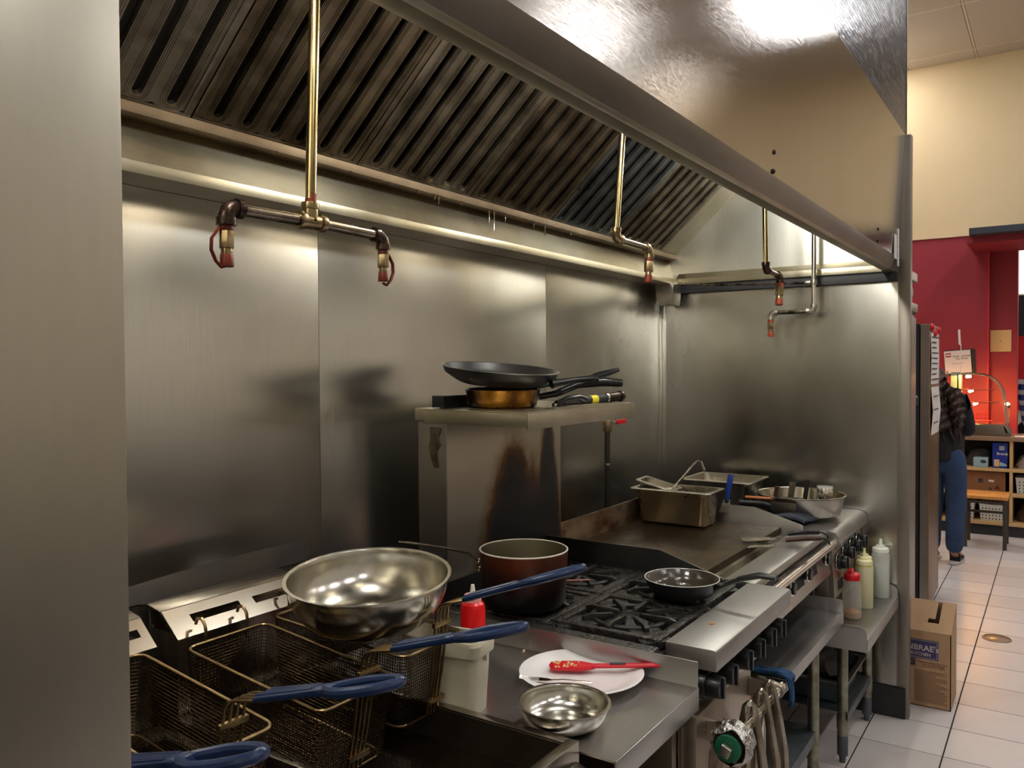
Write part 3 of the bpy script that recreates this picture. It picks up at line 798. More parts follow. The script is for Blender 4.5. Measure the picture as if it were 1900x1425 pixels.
# 2: bent drop pipe in the middle
p2 = thing('fire_nozzle_pipe', 'gold-coloured drop pipe bent sideways to one nozzle, in the middle of the hood', 'pipe', (2.38, 1.15, 1.98), group='fire nozzle pipes under the hood')
part(p2, 'drop_pipe', MB().tube([(2.392, 1.15, 2.60), (2.306, 1.15, 2.026)], 0.0108, 14), 'brass_pipe')
e = MB(); elbow(e, (2.304, 1.15, 1.998), (0, 0, 1), (1, 0, 0), 0.0150, 0.020); part(p2, 'elbow', e, 'brass_fit')
part(p2, 'cross_pipe', MB().cyl((2.33, 1.15, 1.998), (2.53, 1.15, 1.996), 0.0108, 14), 'chrome_pipe')
e = MB(); elbow(e, (2.555, 1.15, 1.996), (-1, 0, 0), (0, 0, -1), 0.0140, 0.020); part(p2, 'elbow', e, 'brass_fit')
nozzle(p2, (2.552, 1.15, 1.962), 'rust_cap', None, 1.15, (-0.08, 0, -1))
# 3
p3 = thing('fire_nozzle_pipe', 'gold-coloured drop pipe with a short jog and nozzle, in front of the bright end sheet', 'pipe', (3.36, 1.0, 1.99), group='fire nozzle pipes under the hood')
part(p3, 'drop_pipe', MB().tube([(3.34, 1.0, 2.60), (3.368, 1.0, 2.018)], 0.0105, 14), 'brass_pipe')
e = MB(); elbow(e, (3.369, 1.0, 1.99), (0, 0, 1), (1, 0, 0), 0.0150, 0.020); part(p3, 'elbow', e, 'dark_iron')
part(p3, 'cross_pipe', MB().cyl((3.39, 1.0, 1.99), (3.54, 1.0, 1.985), 0.0105, 14), 'greasy_pipe')
e = MB(); elbow(e, (3.575, 1.0, 1.985), (-1, 0, 0), (0, 0, -1), 0.0150, 0.020); part(p3, 'elbow', e, 'dark_iron')
nozzle(p3, (3.572, 1.0, 1.95), 'orange_cap', None, 1.3, (-0.15, 0, -1))
# 4
p4 = thing('fire_nozzle_pipe', 'bare silver drop pipe with an L-shaped end, rightmost in the hood', 'pipe', (3.87, 0.93, 1.85), group='fire nozzle pipes under the hood')
part(p4, 'drop_pipe', MB().tube([(3.87, 0.93, 2.60), (3.87, 0.93, 1.87)], 0.0102, 14), 'chrome')
e = MB(); elbow(e, (3.87, 0.93, 1.845), (0, 0, 1), (0, 1, 0), 0.0140, 0.020); part(p4, 'elbow', e, 'alu')
part(p4, 'cross_pipe', MB().cyl((3.87, 0.955, 1.845), (3.87, 1.10, 1.845), 0.0100, 14), 'greasy_pipe')
e = MB(); elbow(e, (3.87, 1.125, 1.845), (0, -1, 0), (0, 0, -1), 0.0140, 0.020); part(p4, 'elbow', e, 'alu')
nozzle(p4, (3.87, 1.125, 1.812), 'orange_cap', None, 1.1)
cd = thing('conduit', 'thin grey conduit running from the corner to the silver drop pipe', 'conduit', (3.90, 1.66, 2.02))
part(cd, 'tube', MB().tube([(3.92, 1.672, 2.022), (3.90, 1.40, 1.995), (3.88, 0.93, 1.975)], 0.0055, 8), 'greasy_pipe')
part(cd, 'gland', MB().cyl((3.84, 1.672, 2.022), (3.87, 1.672, 2.022), 0.012, 10).cyl((3.865, 1.672, 2.022), (3.89, 1.672, 2.022), 0.026, 16), 'alu', bevel=0.001)
part(cd, 'clamp', MB().cyl((3.87, 0.97, 1.976), (3.87, 0.945, 1.975), 0.010, 10).cyl((3.87, 0.93, 1.965), (3.87, 0.93, 1.987), 0.0135, 14), 'alu', bevel=0.001)

# ================================================================== UNSEEN COUNTER BEHIND THE CAMERA, ADDED TO DARKEN THE STEEL'S REFLECTIONS
pc = thing('unseen_counter', 'long dark-fronted counter, unseen, added for the steel opposite to reflect', 'counter', (2.5, -2.0, 0))
part(pc, 'top', MB().box(-2.6, 7.2, -2.45, -1.75, 0.885, 0.925), 'bench_steel', bevel=0.003)
part(pc, 'body', MB().box(-2.55, 7.15, -2.42, -1.80, 0.10, 0.885), 'kick')
for i in range(8):
    xa = -2.52+i*1.21
    dd = part(pc, 'door', MB().box(xa, xa+1.17, -1.80, -1.78, 0.14, 0.86), 'kick', bevel=0.003)
    part(dd, 'door_handle', MB().cyl((xa+0.1, -1.765, 0.80), (xa+0.9, -1.765, 0.80), 0.008, 10), 'chrome')
    part(pc, 'foot', MB().cyl((xa+0.1, -1.85, 0), (xa+0.1, -1.85, 0.10), 0.02, 10), 'galv')

# ================================================================== FRYERS
FZ = 0.895
def make_fryer(x0, x1, label):
    o = thing('deep_fryer', label, 'fryer', ((x0+x1)/2, 1.1, 0), group='deep fryers at the left end')
    part(o, 'body', MB().box(x0, x1, 0.72, 1.50, 0.02, FZ-0.16), 'fryer_steel', bevel=0.002)
    top = MB()
    a, b, c, d = x0+0.020, x1-0.022, 0.768, 1.42     # well opening
    top.box(x0, x1, 0.745, c, FZ-0.16, FZ).box(x0, x1, d, 1.475, FZ-0.16, FZ).box(x0, a, c, d, FZ-0.16, FZ).box(b, x1, c, d, FZ-0.16, FZ)
    part(o, 'fry_pot_rim', top, 'fryer_steel', bevel=0.002)
    part(o, 'fry_pot', MB().box(a, a+0.002, c, d, FZ-0.158, FZ-0.004).box(b-0.002, b, c, d, FZ-0.158, FZ-0.004).box(a, b, d-0.002, d, FZ-0.158, FZ-0.004).box(a, b, c, c+0.002, FZ-0.158, FZ-0.004), 'dirty_steel')
    part(o, 'oil_surface', MB().box(a, b, c, d, FZ-0.159, FZ-0.07), 'oil')
    part(o, 'front_ledge', MB().prism([(0.745, FZ-0.035), (0.700, FZ-0.050), (0.695, FZ-0.10), (0.745, FZ-0.10)], 'x', x0+0.01, x1-0.01), 'fryer_steel', bevel=0.002)
    # rear upstand: vertical face, slanting hanger strip with slots, flat flue top
    part(o, 'rear_upstand', MB().prism([(1.478, FZ-0.1), (1.478, 1.058), (1.482, 1.062), (1.60, 1.062), (1.60, FZ-0.1)], 'x', x0+0.012, x1-0.012), 'fryer_steel', bevel=0.001)
    w = x1-x0
    # hanger strip with two slots, built round the openings
    def hs(xa, xb, u0, u1):
        y_0, z_0, y_1, z_1 = 1.468, 1.052, 1.524, 1.100
        P = lambda u, n: (y_0+(y_1-y_0)*u-0.65*n, z_0+(z_1-z_0)*u+0.76*n)
        q = [P(u0, 0), P(u1, 0), P(u1, 0.003), P(u0, 0.003)]
        return MB().prism(q, 'x', xa, xb)
    st = MB()
    s1a, s1b = x0+w*0.16, x0+w*0.50
    s2a, s2b = x0+w*0.60, x0+w*0.94
    for seg in (hs(x0+0.006, x1-0.006, 0, 0.42), hs(x0+0.006, x1-0.006, 0.68, 1.0), hs(x0+0.006, s1a, 0.42, 0.68), hs(s1b, s2a, 0.42, 0.68), hs(s2b, x1-0.006, 0.42, 0.68)):
        st.add(seg.v, seg.f)
    part(o, 'hanger_strip', st, 'fryer_steel')
    part(o, 'flue_top', MB().prism([(1.524, 1.100), (1.524, 1.103), (1.572, 1.112), (1.60, 1.106), (1.60, 1.062), (1.56, 1.062), (1.56, 1.105)], 'x', x0+0.004, x1-0.004), 'fryer_steel', bevel=0.0008)
    return o
FX = ((0.530, 0.938), (0.972, 1.333))
fr1 = make_fryer(FX[0][0], FX[0][1], 'stainless deep fryer half hidden behind the foreground column')
fr2 = make_fryer(FX[1][0], FX[1][1], 'stainless deep fryer beside the steel counter, two baskets hung over it')
# soot-blackened deflector behind the fryers
df = MB()
prof = []
N = 14
for i in range(N+1):
    t = i/N
    x = 0.90 + t*0.56
    h = 0.022 + 0.018*math.sin(min(1, t*1.3)*math.pi/2)
    if t > 0.9: h *= 1.0
    prof.append((x, h))
vs, fs = [], []
for i, (x, h) in enumerate(prof):
    vs += [(x-(0.02 if i == N else 0), 1.606, 1.104), (x, 1.612, 1.104+h*0.5), (x, 1.625, 1.104+h+0.010), (x, 1.629, 1.104+h+0.008), (x, 1.616, 1.104+h*0.5), (x-(0.02 if i == N else 0), 1.610, 1.100)]
for i in range(N):
    for k in range(6):
        l = (k+1) % 6
        fs.append((i*6+k, (i+1)*6+k, (i+1)*6+l, i*6+l))
fs += [(0, 1, 2, 3, 4, 5), tuple(N*6+k for k in (5, 4, 3, 2, 1, 0))]
solid('flue_deflector', 'sooty curved steel deflector standing behind the fryers', 'deflector', MB().add(vs, fs), 'soot_steel', (1.18, 1.61, 1.10), world=True)

# ---- fry baskets
def make_basket(W_=0.196, L=0.385, D=0.150):
    """local frame: origin at the middle of the front rim, +y towards the wall, rim in z=0"""
    o = thing('fry_basket', '', 'basket', (0, 0, 0), group='wire fry baskets over the fryers')
    hw = W_/2
    def rr(z, inset, n=4, r=0.022):
        a, c, d = hw-inset, inset, L-inset
        pts = []
        for cx, cy, a0 in ((a-r, c+r, -90), (a-r, d-r, 0), (-a+r, d-r, 90), (-a+r, c+r, 180)):
            for i in range(n+1):
                t = R(a0+90*i/n); pts.append((cx+r*math.cos(t), cy+r*math.sin(t), z))
        return pts
    part(o, 'rim', MB().tube(rr(0, 0), 0.0032, 8, closed=True), 'wire_bright', world=False)
    bot = MB().tube(rr(-D, 0.012), 0.0026, 6, closed=True)
    part(o, 'bottom_frame', bot, 'wire_bright', world=False)
    mesh = MB(); w = 0.00085; pit = 0.0068
    ins = 0.011
    def wire(a, b):
        mesh.tube([a, b], w, 3, cap=False)
    n = int(W_/pit)
    for i in range(1, n):
        f = -1+2*i/n
        xa, xb = f*(hw-0.002), f*(hw-ins)
        wire((xa, 0.001, 0), (xb, ins, -D)); wire((xa, L-0.001, 0), (xb, L-ins, -D)); wire((xb, ins, -D), (xb, L-ins, -D))
    n = int(L/pit)
    for i in range(1, n):
        f = i/n
        ya, yb = 0.002+(L-0.004)*f, ins+(L-2*ins)*f
        wire((-hw, ya, 0), (-hw+ins, yb, -D)); wire((hw, ya, 0), (hw-ins, yb, -D)); wire((-hw+ins, yb, -D), (hw-ins, yb, -D))
    n = int(D/pit)
    for i in range(1, n):
        f = i/n; z = -D*f; q = ins*f
        pts = rr(z, q+0.0005, 2, 0.018)
        mesh.tube(pts, w, 3, closed=True)
    part(o, 'wire_mesh', mesh, 'wire', world=False, kind='stuff', smooth=0)
    # four-wire bracket: down the front, up over the rim, forward to the grip
    zt, yt = 0.094, -0.020
    for k in range(4):
        x = (-1.5+k)*0.0125
        x2 = (-1.5+k)*0.0100
        p = [(x*0.85, 0.004, -D+0.004), (x*0.95, -0.006, -0.06), (x, -0.010, 0.0), (x, yt+0.004, zt-0.016), (x, yt-0.004, zt-0.003), (x, yt-0.018, zt+0.004), (x2, yt-0.085, zt+0.026)]
        part(o, 'bracket_wire', MB().tube(p, 0.0027, 7), 'wire_bright', world=False)
    for z, y in ((0.048, -0.0145), (-D+0.035, -0.004)):
        part(o, 'cross_strap', MB().box(-0.0265, 0.0265, y-0.0045, y+0.0035, z-0.005, z+0.005), 'wire_bright', world=False, bevel=0.001)
    # blue dipped grip: ribbed shank that opens into a loop
    g0 = Vector((0, yt-0.060, zt+0.020)); d = Vector((0, -math.cos(R(23)), math.sin(R(23)))); up = Vector((0, math.sin(R(23)), math.cos(R(23))))
    shank = MB()
    def ring(t, wdt, hgt):
        c = g0+d*t
        pts = []
        m = 16
        for i in range(m):
            a = 2*math.pi*i/m
            wv = wdt*math.copysign(abs(math.cos(a))**0.6, math.cos(a)); hv = hgt*math.copysign(abs(math.sin(a))**0.7, math.sin(a))
            pts.append(c+Vector((wv, 0, 0))+up*hv)
        return pts
    secs = [(0.0, 0.0215, 0.0052), (0.004, 0.0235, 0.0064), (0.07, 0.0190, 0.0066), (0.12, 0.0150, 0.0072), (0.146, 0.0165, 0.0072), (0.154, 0.012, 0.005)]
    vs, fs = [], []
    for s_ in secs: vs += ring(*s_)
    for i in range(len(secs)-1):
        for k in range(16):
            l = (k+1) % 16
            fs.append((i*16+k, i*16+l, (i+1)*16+l, (i+1)*16+k))
    fs += [tuple(range(15, -1, -1)), tuple((len(secs)-1)*16+k for k in range(16))]
    shank.add(vs, fs)
    for k in range(4):
        x = (-1.5+k)*0.0095
        shank.tube([g0+d*0.002+Vector((x, 0, 0))+up*0.0055, g0+d*0.12+Vector((x*0.72, 0, 0))+up*0.0055], 0.0024, 6)
    gr = part(o, 'grip', shank, 'blue_vinyl', world=False)
    loop = []
    for i in range(28):
        a = 2*math.pi*i/28
        t = 0.205+0.072*math.cos(a)
        x = 0.0265*math.sin(a)*(1.0 if math.cos(a) > -0.2 else (1+(math.cos(a)+0.2)*0.55))
        loop.append(g0+d*t+Vector((x, 0, 0)))
    part(gr, 'grip_loop', MB().tube(loop, 0.0074, 10, closed=True), 'blue_vinyl', world=False)
    for s_ in (-0.5, 0.5):
        x = s_*W_*0.52
        part(o, 'hook', MB().tube([(x, L+0.002, -0.02), (x, L+0.004, 0.0), (x, L+0.001, 0.018), (x, L+0.006, 0.034), (x, L+0.018, 0.044), (x, L+0.032, 0.040), (x, L+0.036, 0.028)], 0.0034, 8), 'wire_bright', world=False)
    return o
B0 = make_basket()
BK = [((0.555, 1.05, 1.008), 6.0, 0, 'leftmost fry basket, only its blue loop grip and rim showing beside the column'),
      ((0.792, 1.070, 1.010), 7.0, 0, 'fry basket cut by the column, its strap of four wires pale and wide'),
      ((1.073, 1.055, 1.003), 6.0, 0, 'empty fry basket in full view, second from the big mixing bowl'),
      ((1.300, 1.065, 1.028), 3.0, 0, 'fry basket under the big mixing bowl')]
for i, (l, rx, rz, lab) in enumerate(BK):
    b_ = B0 if i == 0 else copy_tree(B0)
    b_.location = l; b_.rotation_euler = (R(rx), 0, R(rz)); b_['label'] = lab

# ---- bowls, plates, bottles on the left
def bowl_prof(r, h, t=0.0015, base=0.35, rim=0.008, flat=0.002):
    out = []
    for i in range(13):
        a = i/12
        rr = r*(base + (1-base)*math.sin(a*math.pi/2)**0.85)
        zz = h*(1-math.cos(a*math.pi/2))**1.0
        out.append((rr, zz))
    outer = [(0.0001, 0)] + out
    outer += [(r+rim, h+0.001), (r+rim, h+0.0045), (r, h+0.004)]
    inner = [(max(0.0001, p[0]-t), p[1]+t) for p in reversed(out)] + [(0.0001, t)]
    return outer+inner
solid('mixing_bowl', 'large stainless mixing bowl resting on the fry baskets', 'bowl', MB().lathe(bowl_prof(0.170, 0.108), (0, 0, 0), 72), 'bowl_steel', (1.281, 1.230, 1.046), (R(-0.5), R(-6), R(33.8)), smooth=50)
solid('mixing_bowl', 'small stainless bowl in front of the white plate', 'bowl', MB().lathe(bowl_prof(0.089, 0.044, rim=0.006, base=0.5), (0, 0, 0), 64), 'bowl_steel', (1.420, 0.829, 0.8735), (0, 0, 0), smooth=50)
CT = 0.872
def plate_prof(r, h):
    return [(0.0001, 0.002), (r*0.62, 0.0), (r*0.66, 0.003), (r*0.82, h*0.5), (r, h), (r+0.0015, h+0.002), (r-0.002, h+0.003), (r*0.82, h*0.5+0.004), (r*0.64, 0.008), (0.0001, 0.008)]
solid('plate', 'white ceramic dinner plate on the steel counter', 'plate', MB().lathe(plate_prof(0.143, 0.020), (0, 0, 0), 64), 'ceramic', (1.648, 0.915, CT+0.001), smooth=50)
# red spatula on the plate
sp = thing('silicone_spatula', 'red silicone spatula spotted with food, lying across the white plate', 'spatula', (1.690, 0.888, CT+0.024), (0, R(-1.5), R(-62)))
outl = [(-0.120, 0.0), (-0.116, 0.020), (-0.100, 0.027), (-0.045, 0.026), (-0.026, 0.016), (-0.012, 0.008), (-0.012, -0.008), (-0.026, -0.016), (-0.045, -0.022), (-0.100, -0.020), (-0.116, -0.014)]
part(sp, 'blade', MB().prism(outl, 'z', -0.004, 0.004), 'red_silicone', world=False, bevel=0.0015)
part(sp, 'shaft', MB().tube([(-0.02, 0, 0.001), (0.03, 0, 0.002), (0.10, 0, 0.003), (0.155, 0, 0.004)], 0.008, 12, flat=(0.0085, 0.0055)), 'red_silicone', world=False)
part(sp, 'worn_patch', MB().box(0.022, 0.060, -0.006, 0.006, 0.0066, 0.0078), 'ink', world=False, label='dark worn patch on the shaft')
part(sp, 'hanging_hole', MB().cyl((0.143, 0, 0.0092), (0.143, 0, 0.0100), 0.0035, 10), 'ink_red', world=False)
fd = MB()
for i in range(26):
    x, y = random.uniform(-0.112, -0.050), random.uniform(-0.017, 0.022)
    fd.obox((x, y, 0.005), (random.uniform(0.002, 0.006), random.uniform(0.002, 0.004), 0.003), Matrix.Rotation(random.uniform(0, 3), 3, 'Z'))
part(sp, 'food_bits', fd, 'food', world=False, kind='stuff')
# fork: tines towards the left rear, handle passing behind the small bowl
fk = thing('fork', 'steel dinner fork resting on the plate rim', 'fork', (1.570, 0.950, CT+0.017), (0, R(2), R(-62)))
for k in range(4):
    y = (-1.5+k)*0.0058
    part(fk, 'tine', MB().tube([(-0.072, y*0.95, 0.004), (-0.05, y, 0.0), (-0.026, y, 0.001)], 0.0013, 6), 'chrome', world=False)
part(fk, 'root', MB().prism([(-0.028, 0.0105), (-0.010, 0.0085), (0.004, 0.003), (0.004, -0.003), (-0.010, -0.0085), (-0.028, -0.0105)], 'z', -0.0005, 0.0015), 'chrome', world=False)
part(fk, 'handle', MB().tube([(0.0, 0, 0.001), (0.03, 0, 0.004), (0.09, 0, 0.002)], 0.003, 10, flat=(0.0036, 0.0014)), 'chrome', world=False)

# tub and red sauce bottle
tb = thing('storage_tub', 'open white plastic tub at the fryer edge of the counter', 'tub', (1.366, 1.084, CT), (0, 0, R(10)))
def rrect(hx, hy, r, n=4):
    pts = []
    for cx, cy, a0 in ((hx-r, -hy+r, -90), (hx-r, hy-r, 0), (-hx+r, hy-r, 90), (-hx+r, -hy+r, 180)):
        for i in range(n+1):
            t = R(a0+90*i/n); pts.append((cx+r*math.cos(t), cy+r*math.sin(t)))
    return pts
def loft(mb, rings, cap0=True, cap1=False):
    n = len(rings[0][0]); base = len(mb.v)
    for pts, z in rings:
        mb.v += [(p[0], p[1], z) for p in pts]
    for i in range(len(rings)-1):
        for k in range(n):
            l = (k+1) % n
            mb.f.append((base+i*n+k, base+i*n+l, base+(i+1)*n+l, base+(i+1)*n+k))
    if cap0: mb.f.append(tuple(base+k for k in reversed(range(n))))
    if cap1: mb.f.append(tuple(base+(len(rings)-1)*n+k for k in range(n)))
    return mb
tubm = MB()
loft(tubm, [(rrect(0.037, 0.078, 0.016), 0), (rrect(0.042, 0.086, 0.018), 0.136), (rrect(0.042, 0.086, 0.018), 0.148), (rrect(0.039, 0.083, 0.016), 0.148), (rrect(0.034, 0.075, 0.014), 0.004)], True, True)
part(tb, 'body', tubm, 'tub', world=False)
part(tb, 'rim', loft(MB(), [(rrect(0.043, 0.087, 0.018), 0.128), (rrect(0.049, 0.093, 0.022), 0.126), (rrect(0.051, 0.095, 0.022), 0.150), (rrect(0.047, 0.091, 0.02), 0.157), (rrect(0.040, 0.084, 0.016), 0.157), (rrect(0.040, 0.084, 0.016), 0.146), (rrect(0.043, 0.087, 0.018), 0.128)], False, False), 'tub', world=False)
part(tb, 'lug', MB().prism([(-0.006, 0.128), (0.006, 0.128), (0.003, 0.112), (-0.003, 0.112)], 'y', -0.094, -0.084), 'tub', world=False)
part(tb, 'contents', MB().box(-0.034, 0.034, -0.074, 0.074, 0.02, 0.085), 'sauce', world=False)
rb = thing('squeeze_bottle', 'red squeeze bottle with a pink collar behind the white tub', 'bottle', (1.566, 1.166, CT))
part(rb, 'body', MB().lathe([(0.0001, 0), (0.028, 0), (0.030, 0.003), (0.030, 0.150), (0.027, 0.160), (0.0185, 0.166), (0.0001, 0.166)], (0, 0, 0), 32), 'red_plastic', world=False)
part(rb, 'collar', MB().lathe([(0.0205, 0.163), (0.0212, 0.166), (0.0205, 0.180), (0.019, 0.182), (0.0001, 0.183)], (0, 0, 0), 28), 'pink_cap', world=False)
part(rb, 'spout', MB().lathe([(0.008, 0.182), (0.006, 0.192), (0.0042, 0.205), (0.0001, 0.205)], (0, 0, 0), 16), 'white_cap', world=False)

# ================================================================== STEEL COUNTER
ct = thing('steel_counter', 'narrow stainless counter between fryer and range', 'counter', (1.55, 1.0, 0))
part(ct, 'top', MB().box(1.338, 1.752, 0.672, 1.50, CT-0.004, CT), 'bench_steel')
part(ct, 'side_splash', MB().box(1.7485, 1.752, 0.672, 1.50, CT, 0.931), 'bench_steel', bevel=0.0008)
part(ct, 'front_apron', MB().box(1.338, 1.752, 0.670, 0.674, CT-0.050, CT+0.0005), 'bench_steel', bevel=0.0008)
part(ct, 'side_apron', MB().box(1.7485, 1.752, 0.674, 1.50, CT-0.050, CT), 'bench_steel')
part(ct, 'cabinet_side', MB().box(1.716, 1.74, 0.72, 1.48, 0.10, CT-0.045), 'dirty_steel', bevel=0.001)
part(ct, 'cabinet_side', MB().box(1.34, 1.364, 0.72, 1.48, 0.10, CT-0.045), 'dirty_steel')
part(ct, 'cabinet_back', MB().box(1.364, 1.716, 1.46, 1.48, 0.10, CT-0.045), 'dirty_steel')
part(ct, 'lower_shelf', MB().box(1.364, 1.716, 0.74, 1.46, 0.24, 0.26), 'dirty_steel')
for x, y in ((1.36, 0.75), (1.72, 0.75), (1.36, 1.45), (1.72, 1.45)):
    part(ct, 'foot', MB().cyl((x, y, 0), (x, y, 0.10), 0.018, 12), 'galv')
solid('crumb', 'tiny pale crumb on the counter by the splash', 'crumb', MB().obox((0, 0, 0), (0.012, 0.004, 0.003), Matrix.Rotation(0.3, 3, 'Z')), 'food', (1.735, 1.13, CT+0.0015))

# ================================================================== RANGE
rg = thing('gas_range', 'black open-burner gas range with a stainless front ledge', 'range', (2.12, 1.1, 0))
RX0, RX1 = 1.80, 2.444
part(rg, 'body', MB().box(RX0, 2.235, 0.74, 1.50, 0.12, 0.792), 'equip_steel')
part(rg, 'burner_housing', MB().box(RX0, RX1, 0.745, 1.50, 0.792, 0.885), 'equip_steel')
part(rg, 'burner_box', MB().box(RX0+0.002, RX1-0.002, 0.79, 1.48, 0.885, 0.905), 'black_enamel')
part(rg, 'left_curb', MB().box(1.765, 1.812, 0.79, 1.49, 0.86, 0.925), 'cast_crust', bevel=0.006)
part(rg, 'front_ledge', MB().prism([(0.661, 0.879), (0.790, 0.879), (0.790, 0.930), (0.668, 0.930), (0.663, 0.928), (0.661, 0.922)], 'x', 1.842, 2.482), 'ledge_steel', bevel=0.0025)
part(rg, 'knob_panel', MB().prism([(0.745, 0.79), (0.745, 0.88), (0.725, 0.88), (0.715, 0.79)], 'x', RX0, RX1), 'dirty_steel', bevel=0.001)
part(rg, 'knob_bracket', MB().prism([(0.700, 0.775), (0.735, 0.775), (0.735, 0.80), (0.70, 0.79)], 'x', RX0+0.20, 2.30), 'equip_steel', bevel=0.001)
def knob(parent, c, r=0.024, d=0.045, m='black_plastic'):
    x, y, z = c
    k = part(parent, 'knob', MB().cyl((x, y, z), (x, y-d*0.45, z), r*1.12, 24, r*1.05).cyl((x, y-d*0.45, z), (x, y-d, z), r*0.92, 24, r*0.84), m, bevel=0.002)
    part(k, 'knob_ring', MB().tube([(x+r*1.16*math.cos(2*math.pi*i/24), y-0.004, z+r*1.16*math.sin(2*math.pi*i/24)) for i in range(24)], 0.0016, 6, closed=True), 'chrome')
    part(k, 'knob_grip', MB().box(x-0.005, x+0.005, y-d-0.006, y-d+0.002, z-r*0.8, z+r*0.8), m, bevel=0.002)
for x in (1.868, 1.965, 2.085, 2.190, 2.295, 2.390):
    knob(rg, (x, 0.716, 0.836), 0.031, 0.060)
part(rg, 'back_rail', MB().box(RX0, RX1, 1.48, 1.50, 0.885, 0.97), 'black_enamel')
# oven door with towel-bar handle
dr_ = part(rg, 'oven_door', MB().box(RX0+0.015, 2.222, 0.700, 0.74, 0.20, 0.775), 'door_steel', bevel=0.003)
part(rg, 'door_gap', MB().box(RX0, 2.235, 0.722, 0.74, 0.775, 0.79), 'deep_grime')
part(dr_, 'door_handle', MB().cyl((1.815, 0.622, 0.724), (2.240, 0.622, 0.724), 0.0125, 18), 'chrome')
for x in (1.885, 2.208):
    part(dr_, 'handle_bracket', MB().prism([(0.700, 0.745), (0.640, 0.747), (0.610, 0.738), (0.602, 0.722), (0.612, 0.706), (0.640, 0.702), (0.700, 0.695)], 'x', x-0.010, x+0.010), 'equip_steel', bevel=0.003)
part(dr_, 'end_nut', MB().obox((1.792, 0.622, 0.724), (0.018, 0.024, 0.024), Matrix.Rotation(0.4, 3, 'X')), 'alu', bevel=0.002)
part(dr_, 'green_seal', MB().cyl((1.802, 0.622, 0.724), (1.812, 0.622, 0.724), 0.031, 22), 'green_seal', bevel=0.002)
fo = MB()
rs = random.Random(3)
ringn, segn = 15, 18
vs, fs = [], []
for i in range(ringn):
    t = i/(ringn-1); x = 1.811+t*0.110
    r0 = (0.038 + 0.016*math.sin(t*4)) - 0.020*t
    for k in range(segn):
        a = 2*math.pi*k/segn
        r = r0*(1+rs.uniform(-0.14, 0.18))
        vs.append((x+rs.uniform(-0.003, 0.003), 0.622+r*math.cos(a), 0.724+r*math.sin(a)))
for i in range(ringn-1):
    for k in range(segn):
        l = (k+1) % segn
        fs.append((i*segn+k, i*segn+l, (i+1)*segn+l, (i+1)*segn+k))
part(dr_, 'foil_wrap', fo.add(vs, fs), 'foil', smooth=25)
part(dr_, 'grease_mark', MB().prism([(1.90, 0.66), (1.96, 0.68), (2.0, 0.62), (1.97, 0.52), (1.92, 0.50), (1.89, 0.58)], 'y', 0.6985, 0.7005), 'rust_steel')
for x, y in ((RX0+0.05, 0.78), (RX1-0.05, 0.78), (RX0+0.05, 1.45), (RX1-0.05, 1.45)):
    part(rg, 'foot', MB().cyl((x, y, 0), (x, y, 0.12), 0.02, 12), 'galv')
# cast grates: square frame, burner ring and spokes
def make_grate(cx, cy, lab):
    o = thing('burner_grate', lab, 'grate', (cx, cy, 0.905), group='cast iron grates on the range')
    h = 0.153; z0, z1 = -0.0, 0.026
    fr = MB()
    fr.box(-h, h, -h, -h+0.026, z0, z1).box(-h, h, h-0.026, h, z0, z1).box(-h, -h+0.022, -h+0.026, h-0.026, z0, z1).box(h-0.022, h, -h+0.026, h-0.026, z0, z1)
    part(o, 'frame', fr, 'cast_crust', world=False, bevel=0.004)
    rn = MB()
    ri, ro = 0.094, 0.108
    rn.lathe([(ri, 0.006), (ri, 0.022), (ri+0.004, 0.026), (ro-0.004, 0.026), (ro, 0.022), (ro, 0.006), (ri, 0.006)], (0, 0, 0), 36)
    part(o, 'ring', rn, 'cast', world=False)
    for a in (45, 135, 225, 315):
        t = R(a); c_, s_ = math.cos(t), math.sin(t)
        part(o, 'corner_web', MB().obox((c_*0.155, s_*0.155, 0.012), (0.11, 0.085, 0.016), Matrix.Rotation(t, 3, 'Z')), 'cast_crust', world=False, bevel=0.004)
    for k in range(8):
        t = R(22.5+45*k) if False else R(45*k)
        L0, L1 = 0.030 if k % 2 == 0 else 0.044, 0.132
        prof = [(L0, 0.024), (L0+0.004, 0.034), (L1-0.02, 0.036), (L1, 0.030), (L1, 0.012), (0.094, 0.012), (0.06, 0.018)]
        m = MB().prism(prof, 'y', -0.0065, 0.0065).xf(Matrix.Rotation(t, 4, 'Z'))
        part(o, 'finger', m, 'cast', world=False, bevel=0.0015)
    return o
def burner(cx, cy):
    b_ = part(rg, 'burner_head', MB().lathe([(0.0001, 0.0), (0.05, 0.0), (0.052, 0.010), (0.040, 0.018), (0.018, 0.020), (0.012, 0.012), (0.0001, 0.010)], (cx, cy, 0.903), 28), 'cast_crust')
    part(b_, 'drip_bowl', MB().lathe([(0.052, 0.001), (0.085, 0.004), (0.100, 0.014), (0.102, 0.010), (0.088, 0.0), (0.052, 0.0)], (cx, cy, 0.905), 28), 'cast')
GR = [((1.990, 0.955), 'cast burner grate at the front left, bare star of fingers in full view'), ((2.285, 0.965), 'cast burner grate at the front right, under the black frying pan'),
      ((1.965, 1.262), 'cast burner grate at the back left, under the saucepan'), ((2.285, 1.272), 'cast burner grate at the back right, bare, against the griddle side')]
for (x, y), lab in GR:
    make_grate(x, y, lab); burner(x, y)
